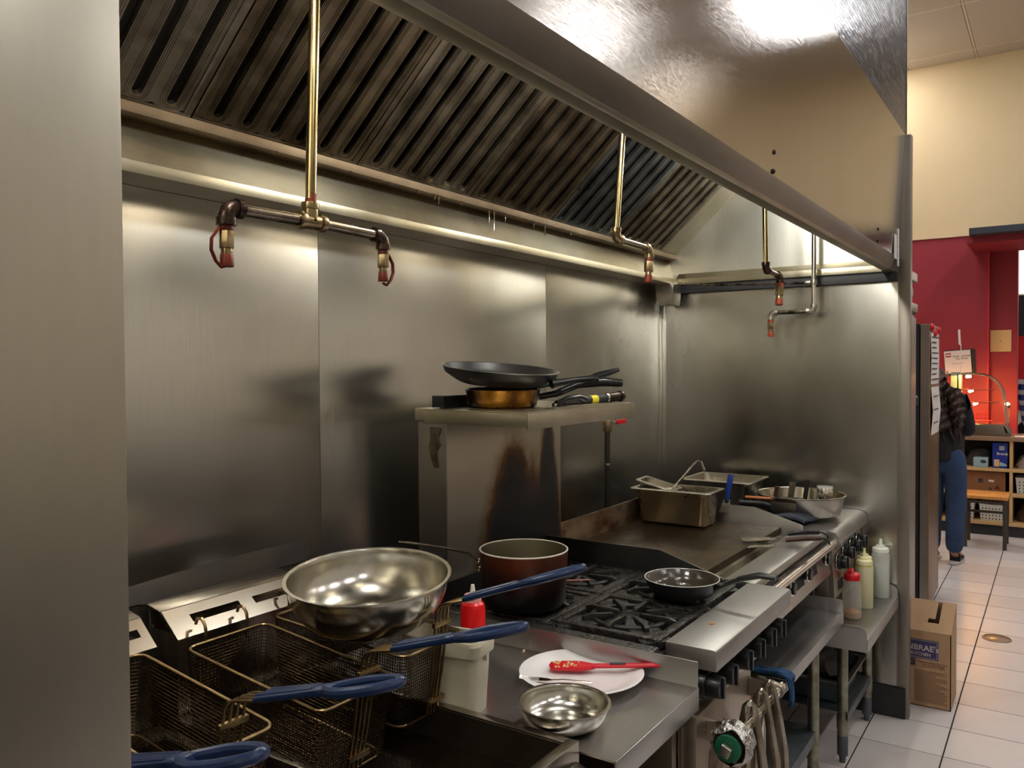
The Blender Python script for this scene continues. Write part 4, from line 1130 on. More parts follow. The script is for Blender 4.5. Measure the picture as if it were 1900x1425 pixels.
# little lit-tap fittings seen through the rear opening
vf = thing('gas_valve', 'short rusty gas valve with a pink tag seen through the rear grates', 'valve', (2.13, 1.30, 0.944))
part(vf, 'stem', MB().cyl((2.06, 1.30, 0.950), (2.14, 1.25, 0.950), 0.006, 8), 'chrome_pipe')
part(vf, 'tag', MB().box(2.14, 2.165, 1.255, 1.275, 0.941, 0.972), 'pink_tab', bevel=0.001)
part(vf, 'nut', MB().box(2.045, 2.065, 1.295, 1.312, 0.941, 0.975), 'brass_fit', bevel=0.001)
part(vf, 'lever', MB().tube([(2.14, 1.25, 0.947), (2.20, 1.19, 0.945)], 0.004, 8, flat=(0.006, 0.002)), 'pink_tab')

# ---- flue riser with its cap shelf
fl_ = thing('flue_riser', 'stainless flue riser behind the range, scorched black by flames, with a shelf cap', 'flue', (1.893, 1.50, 0.93))
part(fl_, 'front_sheet', MB().box(1.893, 2.554, 1.50, 1.503, 0.93, 1.435), 'scorched', bevel=0.0005)
part(fl_, 'side_sheet', MB().box(1.893, 1.896, 1.503, 1.61, 0.93, 1.435), 'side_steel')
part(fl_, 'side_sheet', MB().box(2.551, 2.554, 1.503, 1.61, 0.93, 1.435), 'side_steel')
part(fl_, 'back_sheet', MB().box(1.896, 2.551, 1.607, 1.61, 0.93, 1.435), 'side_steel')
part(fl_, 'shelf_cap', MB().box(1.85, 2.515, 1.188, 1.553, 1.472, 1.4765).box(1.85, 2.515, 1.188, 1.192, 1.428, 1.4725).box(1.85, 1.854, 1.192, 1.553, 1.434, 1.4725).box(2.511, 2.515, 1.192, 1.553, 1.428, 1.4725).box(1.88, 2.50, 1.553, 1.612, 1.440, 1.4765), 'gutter_steel', bevel=0.0012)
part(fl_, 'shelf_plate', MB().box(1.91, 2.49, 1.235, 1.54, 1.4766, 1.4785), 'dirty_steel')
part(fl_, 'raised_rim', MB().box(2.02, 2.49, 1.200, 1.235, 1.4766, 1.4815), 'equip_steel', bevel=0.001)
part(fl_, 'torn_patch', MB().prism([(1.520, 1.418), (1.565, 1.422), (1.562, 1.39), (1.570, 1.36), (1.550, 1.30), (1.530, 1.30), (1.538, 1.35), (1.522, 1.37), (1.530, 1.395)], 'x', 1.8905, 1.893), 'trough', label='torn greenish patch')
# box behind the pans on the shelf
solid('steel_tray', 'black rectangular tray behind the stacked frying pans', 'tray', MB().box(1.885, 2.12, 1.505, 1.550, 1.4795, 1.515), 'black_enamel', (1.99, 1.53, 1.4795), world=True, bevel=0.002)

# ---- gas pipe behind
gp = thing('gas_pipe', 'vertical dark gas pipe with a red-levered valve, right of the flue', 'pipe', (3.07, 1.60, 0.94))
part(gp, 'riser', MB().cyl((3.118, 1.60, 0.0), (3.118, 1.60, 1.325), 0.0125, 14), 'pipe_dark')
part(gp, 'riser', MB().cyl((3.118, 1.60, 1.335), (3.118, 1.60, 1.40), 0.0105, 14), 'brass_fit')
part(gp, 'valve_body', MB().cyl((3.118, 1.60, 1.32), (3.118, 1.60, 1.37), 0.020, 8), 'brass_fit', bevel=0.002)
part(gp, 'coupling', MB().cyl((3.118, 1.60, 1.17), (3.118, 1.60, 1.185), 0.0145, 14), 'chrome_pipe', bevel=0.001)
part(gp, 'valve_lever', MB().box(3.135, 3.20, 1.593, 1.597, 1.352, 1.362), 'chrome', bevel=0.001)
part(gp, 'lever_grip', MB().box(3.20, 3.285, 1.590, 1.600, 1.346, 1.366), 'red_cap', bevel=0.003)

# ================================================================== PANS
def pan(name, label, loc, r, h, handle, m_out='nonstick', m_in='nonstick', rim_m=None, base=0.78, group=None, rot=(0, 0, 0), hm='black_plastic', rivets=False):
    """round pan; handle = list of points in local coordinates with a width"""
    o = thing(name, label, 'pan', loc, rot, group)
    t = 0.0025
    out = [(0.0001, 0), (r*base, 0), (r*(base+0.07), 0.004), (r*0.96, h*0.6), (r, h-0.003), (r+0.0025, h)]
    inn = [(r+0.001, h+0.0015), (r-t, h-0.001), (r*0.96-t, h*0.6), (r*(base+0.05)-t, 0.006), (r*base-t, 0.0035), (0.0001, 0.0035)]
    part(o, 'body', MB().lathe(out, (0, 0, 0), 56), m_out, world=False, smooth=50)
    part(o, 'inner_surface', MB().lathe([(r+0.0025, h)] + inn, (0, 0, 0), 56), m_in, world=False, smooth=50)
    if rim_m:
        part(o, 'bright_rim', MB().tube([((r+0.001)*math.cos(2*math.pi*i/56), (r+0.001)*math.sin(2*math.pi*i/56), h+0.0008) for i in range(56)], 0.0011, 6, closed=True), rim_m, world=False)
    if handle:
        pts, wd, th, rs_ = handle
        part(o, 'handle', MB().tube(pts, wd, 12, flat=(wd, th), rs=[wd*k for k in rs_]), hm, world=False, smooth=50)
    return o

# saucepan on the back-left grate
sx, sy, sz = 1.893, 1.232, 0.942
o = thing('saucepan', 'deep saucepan with scorched reddish-brown sides on the back left grate', 'pot', (sx, sy, sz))
r, h = 0.123, 0.152
part(o, 'body', MB().lathe([(0.0001, 0), (r*0.86, 0), (r*0.93, 0.012), (r*0.97, h*0.5), (r, h)], (0, 0, 0), 64), 'pot_outside', world=False, smooth=50)
part(o, 'inner_surface', MB().lathe([(r, h), (r-0.004, h), (r*0.97-0.004, h*0.5), (r*0.9, 0.012), (0.0001, 0.004)], (0, 0, 0), 64), 'pot_inside', world=False, smooth=50)
part(o, 'rim', MB().tube([((r-0.0015)*math.cos(2*math.pi*i/64), (r-0.0015)*math.sin(2*math.pi*i/64), h) for i in range(64)], 0.0024, 6, closed=True), 'cream_wall', world=False, label='pale worn rim')
hd = Vector((-0.53, 0.85, 0)).normalized()
hp = [hd*(r-0.002)+Vector((0, 0, h-0.042)), hd*(r+0.03)+Vector((0, 0, h-0.014)), hd*(r+0.10)+Vector((0, 0, h+0.002)), hd*(r+0.20)+Vector((0, 0, h+0.016)), hd*(r+0.225)+Vector((0, 0, h+0.019))]
part(o, 'handle', MB().tube(hp, 0.008, 12, flat=(0.009, 0.0028), rs=[0.011, 0.009, 0.007, 0.010, 0.006]), 'chrome_pipe', world=False)
hs_ = hd.cross(Vector((0, 0, 1)))
for s_ in (-1, 1):
    for zz in (0.035, 0.058):
        c = hd*(r-0.001)+hs_*0.016*s_+Vector((0, 0, h-zz))
        part(o, 'rivet', MB().cyl(c, c+hd*0.005, 0.006, 10, 0.003), 'chrome', world=False)
# small frying pan on the front-right grate
pan('frying_pan', 'small greasy black frying pan on the front right grate', (2.203, 0.893, 0.944), 0.104, 0.048,
    ([(0.0, -0.095, 0.026), (0.004, -0.125, 0.045), (0.008, -0.165, 0.066), (0.012, -0.22, 0.082), (0.014, -0.262, 0.080)], 0.0125, 0.008, (0.9, 0.9, 1.0, 1.15, 0.9)),
    m_in='nonstick_greasy', rim_m='white_cap', base=0.72)
# stack on the flue shelf
pan('frying_pan', 'black frying pan with a burnt golden side, under the big pan on the flue shelf', (2.02, 1.385, 1.4790), 0.112, 0.052,
    ([(0.06, -0.09, 0.030), (0.085, -0.135, 0.040), (0.115, -0.19, 0.066), (0.155, -0.255, 0.074), (0.19, -0.30, 0.070)], 0.018, 0.012, (0.8, 0.9, 1.05, 1.2, 1.0)), m_out='burnt_gold', base=0.82)
pan('frying_pan', 'black frying pan nested low in the stack, its handle rising behind at the right', (2.024, 1.387, 1.4875), 0.103, 0.048,
    ([(0.10, -0.02, 0.040), (0.17, -0.045, 0.052), (0.27, -0.09, 0.060), (0.36, -0.135, 0.082), (0.43, -0.165, 0.100)], 0.017, 0.010, (0.5, 0.5, 0.6, 1.3, 0.8)), base=0.80)
pan('frying_pan', 'large shallow black frying pan on top of the stack on the flue shelf', (2.012, 1.392, 1.549), 0.174, 0.047,
    ([(0.012, -0.172, 0.020), (0.035, -0.190, 0.026), (0.068, -0.215, 0.034), (0.105, -0.245, 0.040), (0.125, -0.262, 0.040)], 0.013, 0.009, (1.5, 1.1, 0.9, 1.15, 0.9)), rim_m='alu', base=0.66, rot=(R(6.6), R(-1.5), R(0)))
tb2 = thing('gas_lighter', 'long grey tube with a yellow label lying on the flue shelf', 'lighter', (2.36, 1.24, 1.494), (0, R(-3), R(-14)))
part(tb2, 'tube', MB().cyl((-0.17, 0, 0), (0.03, 0, 0), 0.012, 16, 0.014), 'kick', world=False)
part(tb2, 'label_band', MB().cyl((-0.045, 0, 0), (-0.015, 0, 0), 0.0142, 16), 'yellow_label', world=False)
part(tb2, 'grip', MB().cyl((0.03, 0, 0), (0.10, 0, 0), 0.0155, 16).cyl((0.10, 0, 0), (0.112, 0, 0), 0.0185, 16), 'screw', world=False, bevel=0.001)
part(tb2, 'joint_ring', MB().cyl((0.028, 0, 0), (0.036, 0, 0), 0.0175, 16), 'chrome', world=False)
hs2 = thing('pan_handle', 'loose chunky black pan handle lying on the front edge of the flue shelf', 'handle', (2.13, 1.225, 1.492))
part(hs2, 'grip', MB().tube([(-0.045, 0.01, -0.003), (0.0, 0.0, 0.010), (0.05, -0.008, 0.014), (0.085, -0.012, 0.006)], 0.012, 12, flat=(0.012, 0.010)), 'black_plastic', world=False)
part(hs2, 'ferrule', MB().cyl((-0.062, 0.014, -0.006), (-0.042, 0.010, -0.003), 0.006, 10), 'chrome', world=False)

# ================================================================== GRIDDLE
GX0, GX1 = 2.456, 3.414
gd = thing('griddle', 'stainless flat-top griddle with a browned cooking plate', 'griddle', ((GX0+GX1)/2, 1.1, 0.65))
part(gd, 'body', MB().box(GX0, GX1, 0.775, 1.52, 0.765, 0.888), 'equip_steel', bevel=0.001)
part(gd, 'cooking_plate', MB().box(GX0+0.006, GX1-0.006, 0.948, 1.520, 0.889, 0.930), 'griddle_plate', bevel=0.0015)
part(gd, 'back_splash', MB().box(GX0, GX1, 1.522, 1.528, 0.80, 1.022), 'rust_steel', bevel=0.0008)
side = [(1.528, 0.80), (1.528, 1.002), (1.070, 1.002), (0.862, 0.938), (0.862, 0.80)]
part(gd, 'side_splash', MB().prism(side, 'x', GX0-0.004, GX0), 'black_enamel', bevel=0.0008, label='blackened left side splash')
part(gd, 'splash_edge', MB().tube([(GX0-0.001, 1.528, 1.003), (GX0-0.001, 1.070, 1.003), (GX0-0.001, 0.862, 0.939)], 0.0016, 6), 'alu')
part(gd, 'side_splash', MB().prism([(1.528, 0.80), (1.528, 1.002), (1.060, 1.002), (0.862, 0.945), (0.862, 0.80)], 'x', GX1, GX1+0.004), 'bench_steel', bevel=0.0008)
part(gd, 'grease_trough', MB().prism([(0.947, 0.889), (0.947, 0.905), (0.940, 0.898), (0.885, 0.896), (0.872, 0.926), (0.868, 0.926), (0.868, 0.889)], 'x', GX0+0.004, GX1-0.002), 'trough')
part(gd, 'front_ledge', MB().prism([(0.868, 0.890), (0.868, 0.929), (0.786, 0.930), (0.772, 0.926), (0.766, 0.912), (0.766, 0.905), (0.776, 0.905), (0.776, 0.89)], 'x', GX0+0.03, GX1+0.006), 'bench_steel', bevel=0.0012)
# vent grille under the ledge: a strip pierced by two rows of slots
vg = MB()
x0, x1 = 2.52, 3.33
for z0, z1 in ((0.900, 0.906), (0.884, 0.889), (0.866, 0.872)):
    vg.box(x0, x1, 0.770, 0.774, z0, z1)
n = 46
for i in range(n+1):
    x = x0+(x1-x0)*i/n
    vg.box(x-0.003, x+0.003, 0.770, 0.774, 0.866, 0.906)
part(gd, 'vent_grille', vg, 'equip_steel', smooth=0)
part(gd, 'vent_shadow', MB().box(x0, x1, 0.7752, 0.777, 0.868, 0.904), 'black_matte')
part(gd, 'data_plate', MB().box(2.55, 2.72, 0.7675, 0.7695, 0.872, 0.900), 'ink')
part(gd, 'control_panel', MB().prism([(0.775, 0.862), (0.768, 0.862), (0.752, 0.762), (0.775, 0.762)], 'x', GX0+0.02, GX1), 'equip_steel', bevel=0.001)
for xa in (2.93, 3.12):
    part(gd, 'drawer_slot', MB().prism([(0.7685, 0.842), (0.7635, 0.842), (0.7575, 0.805), (0.7625, 0.805)], 'x', xa, xa+0.10), 'black_matte')
rl = part(gd, 'towel_rail', MB().cyl((2.50, 0.742, 0.885), (3.50, 0.742, 0.885), 0.0150, 20), 'rail')
for x in (2.53, 3.485):
    part(rl, 'rail_bracket', MB().tube([(x, 0.742, 0.885), (x, 0.760, 0.870), (x, 0.774, 0.850)], 0.006, 8), 'chrome')
part(rl, 'rail_cap', MB().cyl((3.50, 0.742, 0.885), (3.515, 0.742, 0.885), 0.0175, 20), 'chrome', bevel=0.002)
part(rl, 'wire_loop', MB().tube([(3.512+0.0*i, 0.742+0.022*math.cos(i*0.7)*0.6, 0.880+0.030*math.sin(i*0.7)) for i in range(9)], 0.0022, 6, closed=True), 'chrome')
for x in (2.80, 3.02, 3.30):
    k = part(gd, 'knob', MB().cyl((x, 0.757, 0.846), (x, 0.730, 0.846), 0.021, 22), 'black_plastic', bevel=0.002)
    part(k, 'knob_ring', MB().tube([(x+0.0245*math.cos(2*math.pi*i/24), 0.742, 0.846+0.0245*math.sin(2*math.pi*i/24)) for i in range(24)], 0.0035, 8, closed=True), 'chrome')
for x in (GX0+0.06, GX1-0.06):
    for y in (0.82, 1.46):
        part(gd, 'foot', MB().cyl((x, y, 0.6515), (x, y, 0.765), 0.018, 12, 0.022), 'black_plastic')

# ---- things on the griddle
def steam_pan(name, label, loc, lx, ly, d, rim=0.014, rot=(0, 0, 0), m='pan_steel', cat='pan', taper=0.012, group=None):
    """rectangular gastronorm pan, origin at the centre of its bottom"""
    o = thing(name, label, cat, loc, rot, group)
    hx, hy = lx/2, ly/2
    t = 0.0015
    rings = [(rrect(hx-taper-0.012, hy-taper-0.012, 0.02, 5), 0), (rrect(hx-taper-0.003, hy-taper-0.003, 0.028, 5), 0.005), (rrect(hx-taper, hy-taper, 0.030, 5), 0.012), (rrect(hx-0.002, hy-0.002, 0.026, 5), d-0.020), (rrect(hx, hy, 0.026, 5), d-0.018), (rrect(hx, hy, 0.026, 5), d-0.002)]
    inner = [(rrect(hx-t, hy-t, 0.026, 5), d-0.002), (rrect(hx-0.002-t, hy-0.002-t, 0.026, 5), d-0.02), (rrect(hx-taper-t, hy-taper-t, 0.03, 5), 0.014), (rrect(hx-taper-0.014, hy-taper-0.014, 0.02, 5), 0.002)]
    part(o, 'well', loft(MB(), rings, True, False), m, world=False, smooth=50)
    part(o, 'well_inside', loft(MB(), inner, False, True), m, world=False, smooth=50)
    rr_ = [(rrect(hx-t, hy-t, 0.026, 5), d-0.002), (rrect(hx+0.002, hy+0.002, 0.026, 5), d), (rrect(hx+rim, hy+rim, 0.012, 5), d-0.001), (rrect(hx+rim+0.002, hy+rim+0.002, 0.012, 5), d-0.005), (rrect(hx+rim, hy+rim, 0.012, 5), d-0.003), (rrect(hx, hy, 0.026, 5), d-0.003)]
    part(o, 'rim', loft(MB(), rr_, False, False), 'alu', world=False, smooth=50)
    return o
steam_pan('steam_pan', 'deep steel steam pan standing on the griddle plate', (3.268, 1.345, 0.9315), 0.165, 0.322, 0.150)
steam_pan('steam_pan', 'small shallow steel pan tipped into the deep pan on the griddle', (3.258, 1.435, 1.043), 0.112, 0.150, 0.055, rim=0.010, rot=(R(14), 0, R(4)), taper=0.006)
ld = thing('ladle', 'steel ladle leaning in the deep pan, its hooked handle up', 'ladle', (3.285, 1.33, 1.08))
part(ld, 'handle', MB().tube([(3.272, 1.372, 1.068), (3.287, 1.33, 1.12), (3.305, 1.278, 1.190), (3.309, 1.270, 1.196), (3.315, 1.258, 1.192), (3.322, 1.245, 1.155)], 0.0052, 8), 'chrome')
part(ld, 'cup', MB().lathe([(0.0001, -0.03), (0.02, -0.026), (0.034, -0.010), (0.037, 0.0), (0.0355, 0.0), (0.032, -0.010), (0.018, -0.024), (0.0001, -0.028)], (3.262, 1.365, 1.075), 28), 'alu')

def turner(label, loc, rz, blade, hm, hl=0.13, rx=0.0, ry=-3.5):
    """griddle turner: +x is the handle direction"""
    bl, bw = blade
    o = thing('griddle_turner', label, 'spatula', loc, (R(rx), R(ry), R(rz)))
    part(o, 'blade', MB().prism([(-bl, -bw*0.5), (-bl, bw*0.5), (-0.03, bw*0.42), (0, 0.012), (0, -0.012), (-0.03, -bw*0.42)], 'z', 0, 0.0014), 'chrome', world=False)
    part(o, 'neck', MB().tube([(-0.03, 0, 0.002), (0.0, 0, 0.004), (0.04, 0, 0.016)], 0.003, 8, flat=(0.0065, 0.0022)), 'chrome', world=False)
    part(o, 'handle', MB().tube([(0.035, 0, 0.015), (0.05, 0, 0.017), (0.035+hl*0.6, 0, 0.019), (0.035+hl, 0, 0.017)], 0.010, 12, flat=(0.0105, 0.0085), rs=[0.009, 0.0105, 0.0115, 0.0100]), hm, world=False)
    part(o, 'hang_hook', MB().tube([(0.035+hl, 0, 0.017), (0.05+hl, 0, 0.014), (0.065+hl, 0, 0.004), (0.066+hl, 0, -0.008)], 0.0035, 8), 'black_plastic', world=False)
    return o
turner('long steel turner with a brown wooden handle, lying over the griddle edge', (3.045, 0.865, 0.934), -63, (0.235, 0.075), 'brown_wood', 0.125)
turner('shorter steel turner with a black handle, lying above the brown-handled one', (3.11, 0.875, 0.945), -62, (0.135, 0.055), 'black_plastic', 0.115, ry=-3)
# scraper, cleaver and knife on the rack behind the right splash
HX0, HX1 = 3.424, 4.006
sc_ = thing('grill_scraper', 'wide scraper with a blue handle standing up against the griddle splash', 'scraper', (3.40, 1.178, 1.004), (R(4), R(8), R(-30)))
part(sc_, 'blade', MB().prism([(-0.028, -0.035), (0.028, -0.035), (0.018, 0.022), (-0.018, 0.022)], 'y', -0.001, 0.001), 'chrome', world=False)
part(sc_, 'handle', MB().tube([(0, 0, 0.018), (0, 0, 0.03), (0, 0, 0.08), (0, 0, 0.115), (0, 0, 0.130)], 0.013, 14, flat=(0.0140, 0.0095), rs=[0.008, 0.010, 0.013, 0.014, 0.011]), 'blue_handle', world=False)
part(sc_, 'ferrule', MB().cyl((0, 0, 0.008), (0, 0, 0.022), 0.009, 12), 'black_plastic', world=False)
part(sc_, 'hole', MB().cyl((0, 0.0095, 0.112), (0, -0.0105, 0.112), 0.004, 12), 'white_cap', world=False)
cl = thing('cleaver', 'square-bladed cleaver with a black handle behind the griddle splash', 'knife', (3.475, 1.02, 1.008), (R(12), R(2), R(-70)))
part(cl, 'blade', MB().prism([(0.01, 0.012), (0.105, 0.012), (0.112, 0.005), (0.112, -0.052), (0.02, -0.052), (0.01, -0.02)], 'y', -0.001, 0.001), 'trough', world=False)
part(cl, 'handle', MB().tube([(-0.12, 0, 0.0), (-0.10, 0, 0.0), (-0.03, 0, 0.0), (0.005, 0, -0.008), (0.016, 0, -0.03)], 0.012, 12, flat=(0.009, 0.013)), 'black_plastic', world=False, smooth=50)
kn = thing('bread_knife', 'knife with an orange-brown wooden handle lying across the cleaver', 'knife', (3.53, 1.06, 1.024), (0, R(3), R(-66)))
part(kn, 'handle', MB().tube([(-0.075, 0, 0), (-0.065, 0, 0), (0.04, 0, 0), (0.06, 0, 0)], 0.008, 12, flat=(0.009, 0.0065), rs=[0.006, 0.008, 0.008, 0.007]), 'knife_wood', world=False)
part(kn, 'blade', MB().prism([(0.06, 0.006), (0.06, -0.006), (0.17, -0.006), (0.185, 0.002), (0.17, 0.006)], 'z', -0.001, 0.001), 'chrome', world=False)

# ================================================================== HOTPLATE AT THE RIGHT-HAND END
hp_ = thing('hotplate', 'stainless hotplate with a rounded front edge, against the right-hand partition', 'stove', ((HX0+HX1)/2, 1.1, 0.555))
part(hp_, 'body', MB().box(HX0, HX1, 0.765, 1.50, 0.60, 0.895), 'equip_steel', bevel=0.001)
part(hp_, 'front_edge', MB().prism([(0.93, 0.905), (0.93, 0.930), (0.765, 0.930), (0.738, 0.924), (0.724, 0.906), (0.722, 0.885), (0.730, 0.868), (0.745, 0.860), (0.765, 0.860), (0.765, 0.89)], 'x', HX0, HX1), 'bench_steel', smooth=60)
part(hp_, 'control_panel', MB().prism([(0.765, 0.86), (0.752, 0.86), (0.742, 0.66), (0.765, 0.62)], 'x', HX0+0.004, HX1-0.004), 'door_steel')
part(hp_, 'burner_pan', MB().box(HX0+0.01, HX1-0.03, 0.90, 1.49, 0.895, 0.910), 'black_enamel')
part(hp_, 'side_rail', MB().box(HX1-0.03, HX1, 0.93, 1.50, 0.895, 0.934), 'alu', bevel=0.001)
for yy in (0.955, 1.10, 1.25, 1.40):
    part(hp_, 'grate_bar', MB().box(HX0+0.02, HX1-0.05, yy-0.008, yy+0.008, 0.910, 0.946), 'cast', bevel=0.003)
for xx in (3.47, 3.63, 3.79, 3.93):
    part(hp_, 'grate_bar', MB().box(xx-0.007, xx+0.007, 0.94, 1.42, 0.910, 0.940), 'cast', bevel=0.003)
for x, z in ((3.50, 0.795), (3.62, 0.812), (3.76, 0.815), (3.89, 0.812)):
    knob(hp_, (x, 0.748, z), 0.029, 0.042)
for x in (3.50, 3.65):
    part(hp_, 'panel_slot', MB().prism([(0.7460, 0.715), (0.7430, 0.715), (0.7415, 0.675), (0.7445, 0.675)], 'x', x, x+0.09), 'black_matte')
for x in (HX0+0.07, HX1-0.07):
    for y in (0.80, 1.44):
        part(hp_, 'foot', MB().cyl((x, y, 0.5575), (x, y, 0.60), 0.018, 12, 0.022), 'black_plastic')
# cloth hanging beside the griddle splash
gcl = MB()
for i in range(5):
    gcl.tube([(3.452+0.020*i, 1.02-0.012*i, 0.952), (3.468+0.022*i, 0.955-0.010*i, 0.968), (3.485+0.022*i, 0.90-0.008*i, 0.958), (3.492+0.023*i, 0.872-0.006*i, 0.946)], 0.013, 8, flat=(0.014, 0.010))
solid('dish_cloth', 'folded blue-grey cloth between the griddle splash and the round pan', 'cloth', gcl, 'grey_cloth', (3.50, 0.95, 0.94), world=True)
# deep pan at the back and the big round pan
steam_pan('steam_pan', 'wide steel steam pan at the back by the partition', (3.735, 1.300, 0.947), 0.265, 0.30, 0.128)
rp = thing('round_pan', 'big round aluminium pan holding lids and tools, on the hotplate', 'pan', (3.705, 0.945, 0.947))
r, h = 0.182, 0.082
part(rp, 'body', MB().lathe([(0.0001, 0), (r*0.88, 0), (r*0.91, 0.004), (r, h), (r+0.004, h+0.001)], (0, 0, 0), 64), 'alu', world=False, smooth=50)
part(rp, 'inner_surface', MB().lathe([(r+0.004, h+0.001), (r-0.001, h+0.001), (r*0.90, 0.006), (0.0001, 0.003)], (0, 0, 0), 64), 'cook_steel', world=False, smooth=50)
part(rp, 'rim', MB().tube([((r+0.002)*math.cos(2*math.pi*i/56), (r+0.002)*math.sin(2*math.pi*i/56), h+0.001) for i in range(56)], 0.003, 6, closed=True), 'chrome', world=False)
# things in the round pan
t = thing('ring_mould', 'dark ring mould lying in the round pan', 'mould', (3.70, 0.985, 0.953))
part(t, 'ring', MB().lathe([(0.028, 0), (0.028, 0.045), (0.034, 0.050), (0.060, 0.050), (0.066, 0.044), (0.066, 0), (0.028, 0)], (0, 0, 0), 36), 'nonstick', world=False)
t = thing('paring_knife', 'brown-handled knife standing in the round pan at its left', 'knife', (3.60, 1.035, 0.956), (R(8), R(-6), 0.3))
part(t, 'handle', MB().tube([(0, 0, 0.045), (0, 0, 0.06), (0, 0, 0.10), (0, 0, 0.115)], 0.009, 12, flat=(0.010, 0.007)), 'brown_wood', world=False)
part(t, 'blade', MB().prism([(-0.008, 0.0), (0.008, 0.0), (0.008, 0.05), (-0.008, 0.05)], 'y', -0.001, 0.001), 'chrome', world=False)
part(t, 'hole', MB().cyl((0, 0.0075, 0.105), (0, -0.0085, 0.105), 0.003, 10), 'white_cap', world=False)
for i, (x, y, w, hh, m_, lab) in enumerate(((3.765, 1.01, 0.030, 0.115, 'dirty_steel', 'narrow grey steel scraper blade upright in the round pan'), (3.80, 0.955, 0.022, 0.125, 'black_matte', 'thin black blade upright in the round pan'))):
    t = thing('scraper_blade', lab, 'scraper', (x, y, 0.956), (R(6), R(5), R(-50)))
    part(t, 'blade', MB().box(-w/2, w/2, -0.001, 0.001, 0, hh), m_, world=False, bevel=0.0004)
    part(t, 'collar', MB().box(-w/2-0.002, w/2+0.002, -0.003, 0.003, 0, 0.018), 'chrome', world=False, bevel=0.001)
t = thing('drinking_cup', 'shiny steel cup lying in the round pan at its right', 'cup', (3.80, 0.865, 0.957), (R(0), R(4), 0))
part(t, 'body', MB().lathe([(0.0001, 0), (0.028, 0), (0.031, 0.003), (0.034, 0.098), (0.036, 0.10), (0.033, 0.10), (0.029, 0.005), (0.0001, 0.004)], (0, 0, 0), 32), 'clear_plastic', world=False)
part(t, 'steel_band', MB().lathe([(0.0335, 0.03), (0.0345, 0.032), (0.0365, 0.088), (0.0358, 0.09)], (0, 0, 0), 32), 'chrome', world=False)

# ================================================================== WORK TABLES
def leg(o, x, y, ztop, r=0.0205):
    l = part(o, 'leg', MB().cyl((x, y, 0.11), (x, y, ztop), r, 18), 'galv')
    part(l, 'leg_sleeve', MB().cyl((x, y, 0.135), (x, y, 0.195), r*1.12, 18), 'galv', bevel=0.001)
    part(l, 'foot', MB().cyl((x, y, 0.03), (x, y, 0.11), r*1.02, 18).cyl((x, y, 0.0), (x, y, 0.032), r*0.55, 18, r*0.72), 'galv_dark', bevel=0.001)
T1 = 0.65
t1 = thing('work_table', 'steel equipment table under the griddle with a blue cloth at its end', 'table', (2.88, 1.1, 0))
part(t1, 'top', MB().box(2.486, 3.283, 0.679, 1.50, T1-0.003, T1), 'bench_steel')
part(t1, 'front_apron', MB().box(2.486, 3.283, 0.677, 0.6795, T1-0.040, T1+0.0005), 'bench_steel', bevel=0.0006)
part(t1, 'side_splash', MB().prism([(0.679, T1), (0.679, T1+0.042), (0.684, T1+0.050), (1.50, T1+0.050), (1.50, T1)], 'x', 3.2805, 3.283), 'bench_steel', bevel=0.0006)
part(t1, 'side_apron', MB().box(3.2805, 3.283, 0.68, 1.50, T1-0.040, T1-0.003), 'bench_steel')
for x, y in ((3.115, 0.748), (2.56, 0.78), (3.115, 1.44), (2.56, 1.44)):
    leg(t1, x, y, T1-0.003)
part(t1, 'lower_shelf', MB().box(2.53, 3.135, 0.738, 1.46, 0.243, 0.246).box(2.53, 3.135, 0.736, 0.7385, 0.205, 0.2465), 'galv_dark', bevel=0.0006)
T2 = 0.553
t2 = thing('work_table', 'low steel table with rounded end splashes holding the squeeze bottles', 'table', (3.65, 1.0, 0))
part(t2, 'top', MB().box(3.290, 4.000, 0.594, 1.40, T2-0.003, T2), 'bench_steel')
part(t2, 'front_apron', MB().box(3.290, 4.000, 0.591, 0.5945, T2-0.045, T2+0.006), 'bench_steel', bevel=0.0008)
def endsp(x0, x1):
    pts = [(0.594, T2-0.045), (0.594, T2+0.022)]
    pts += [(0.624-0.030*math.cos(a), T2+0.022+0.030*math.sin(a)) for a in (0.4, 0.8, 1.2, 1.57)]
    pts += [(1.40, T2+0.052), (1.40, T2-0.045)]
    return MB().prism(pts, 'x', x0, x1)
part(t2, 'side_splash', endsp(3.288, 3.2905), 'bench_steel', bevel=0.0006)
part(t2, 'side_splash', endsp(3.9975, 4.000), 'bench_steel', bevel=0.0006)
for x, y in ((3.440, 0.712), (3.905, 0.705), (3.44, 1.34), (3.905, 1.34)):
    leg(t2, x, y, T2-0.003, 0.0205)
part(t2, 'lower_shelf', MB().box(3.42, 3.925, 0.69, 1.36, 0.205, 0.208).box(3.42, 3.925, 0.688, 0.6905, 0.175, 0.2085), 'galv_dark', bevel=0.0006)
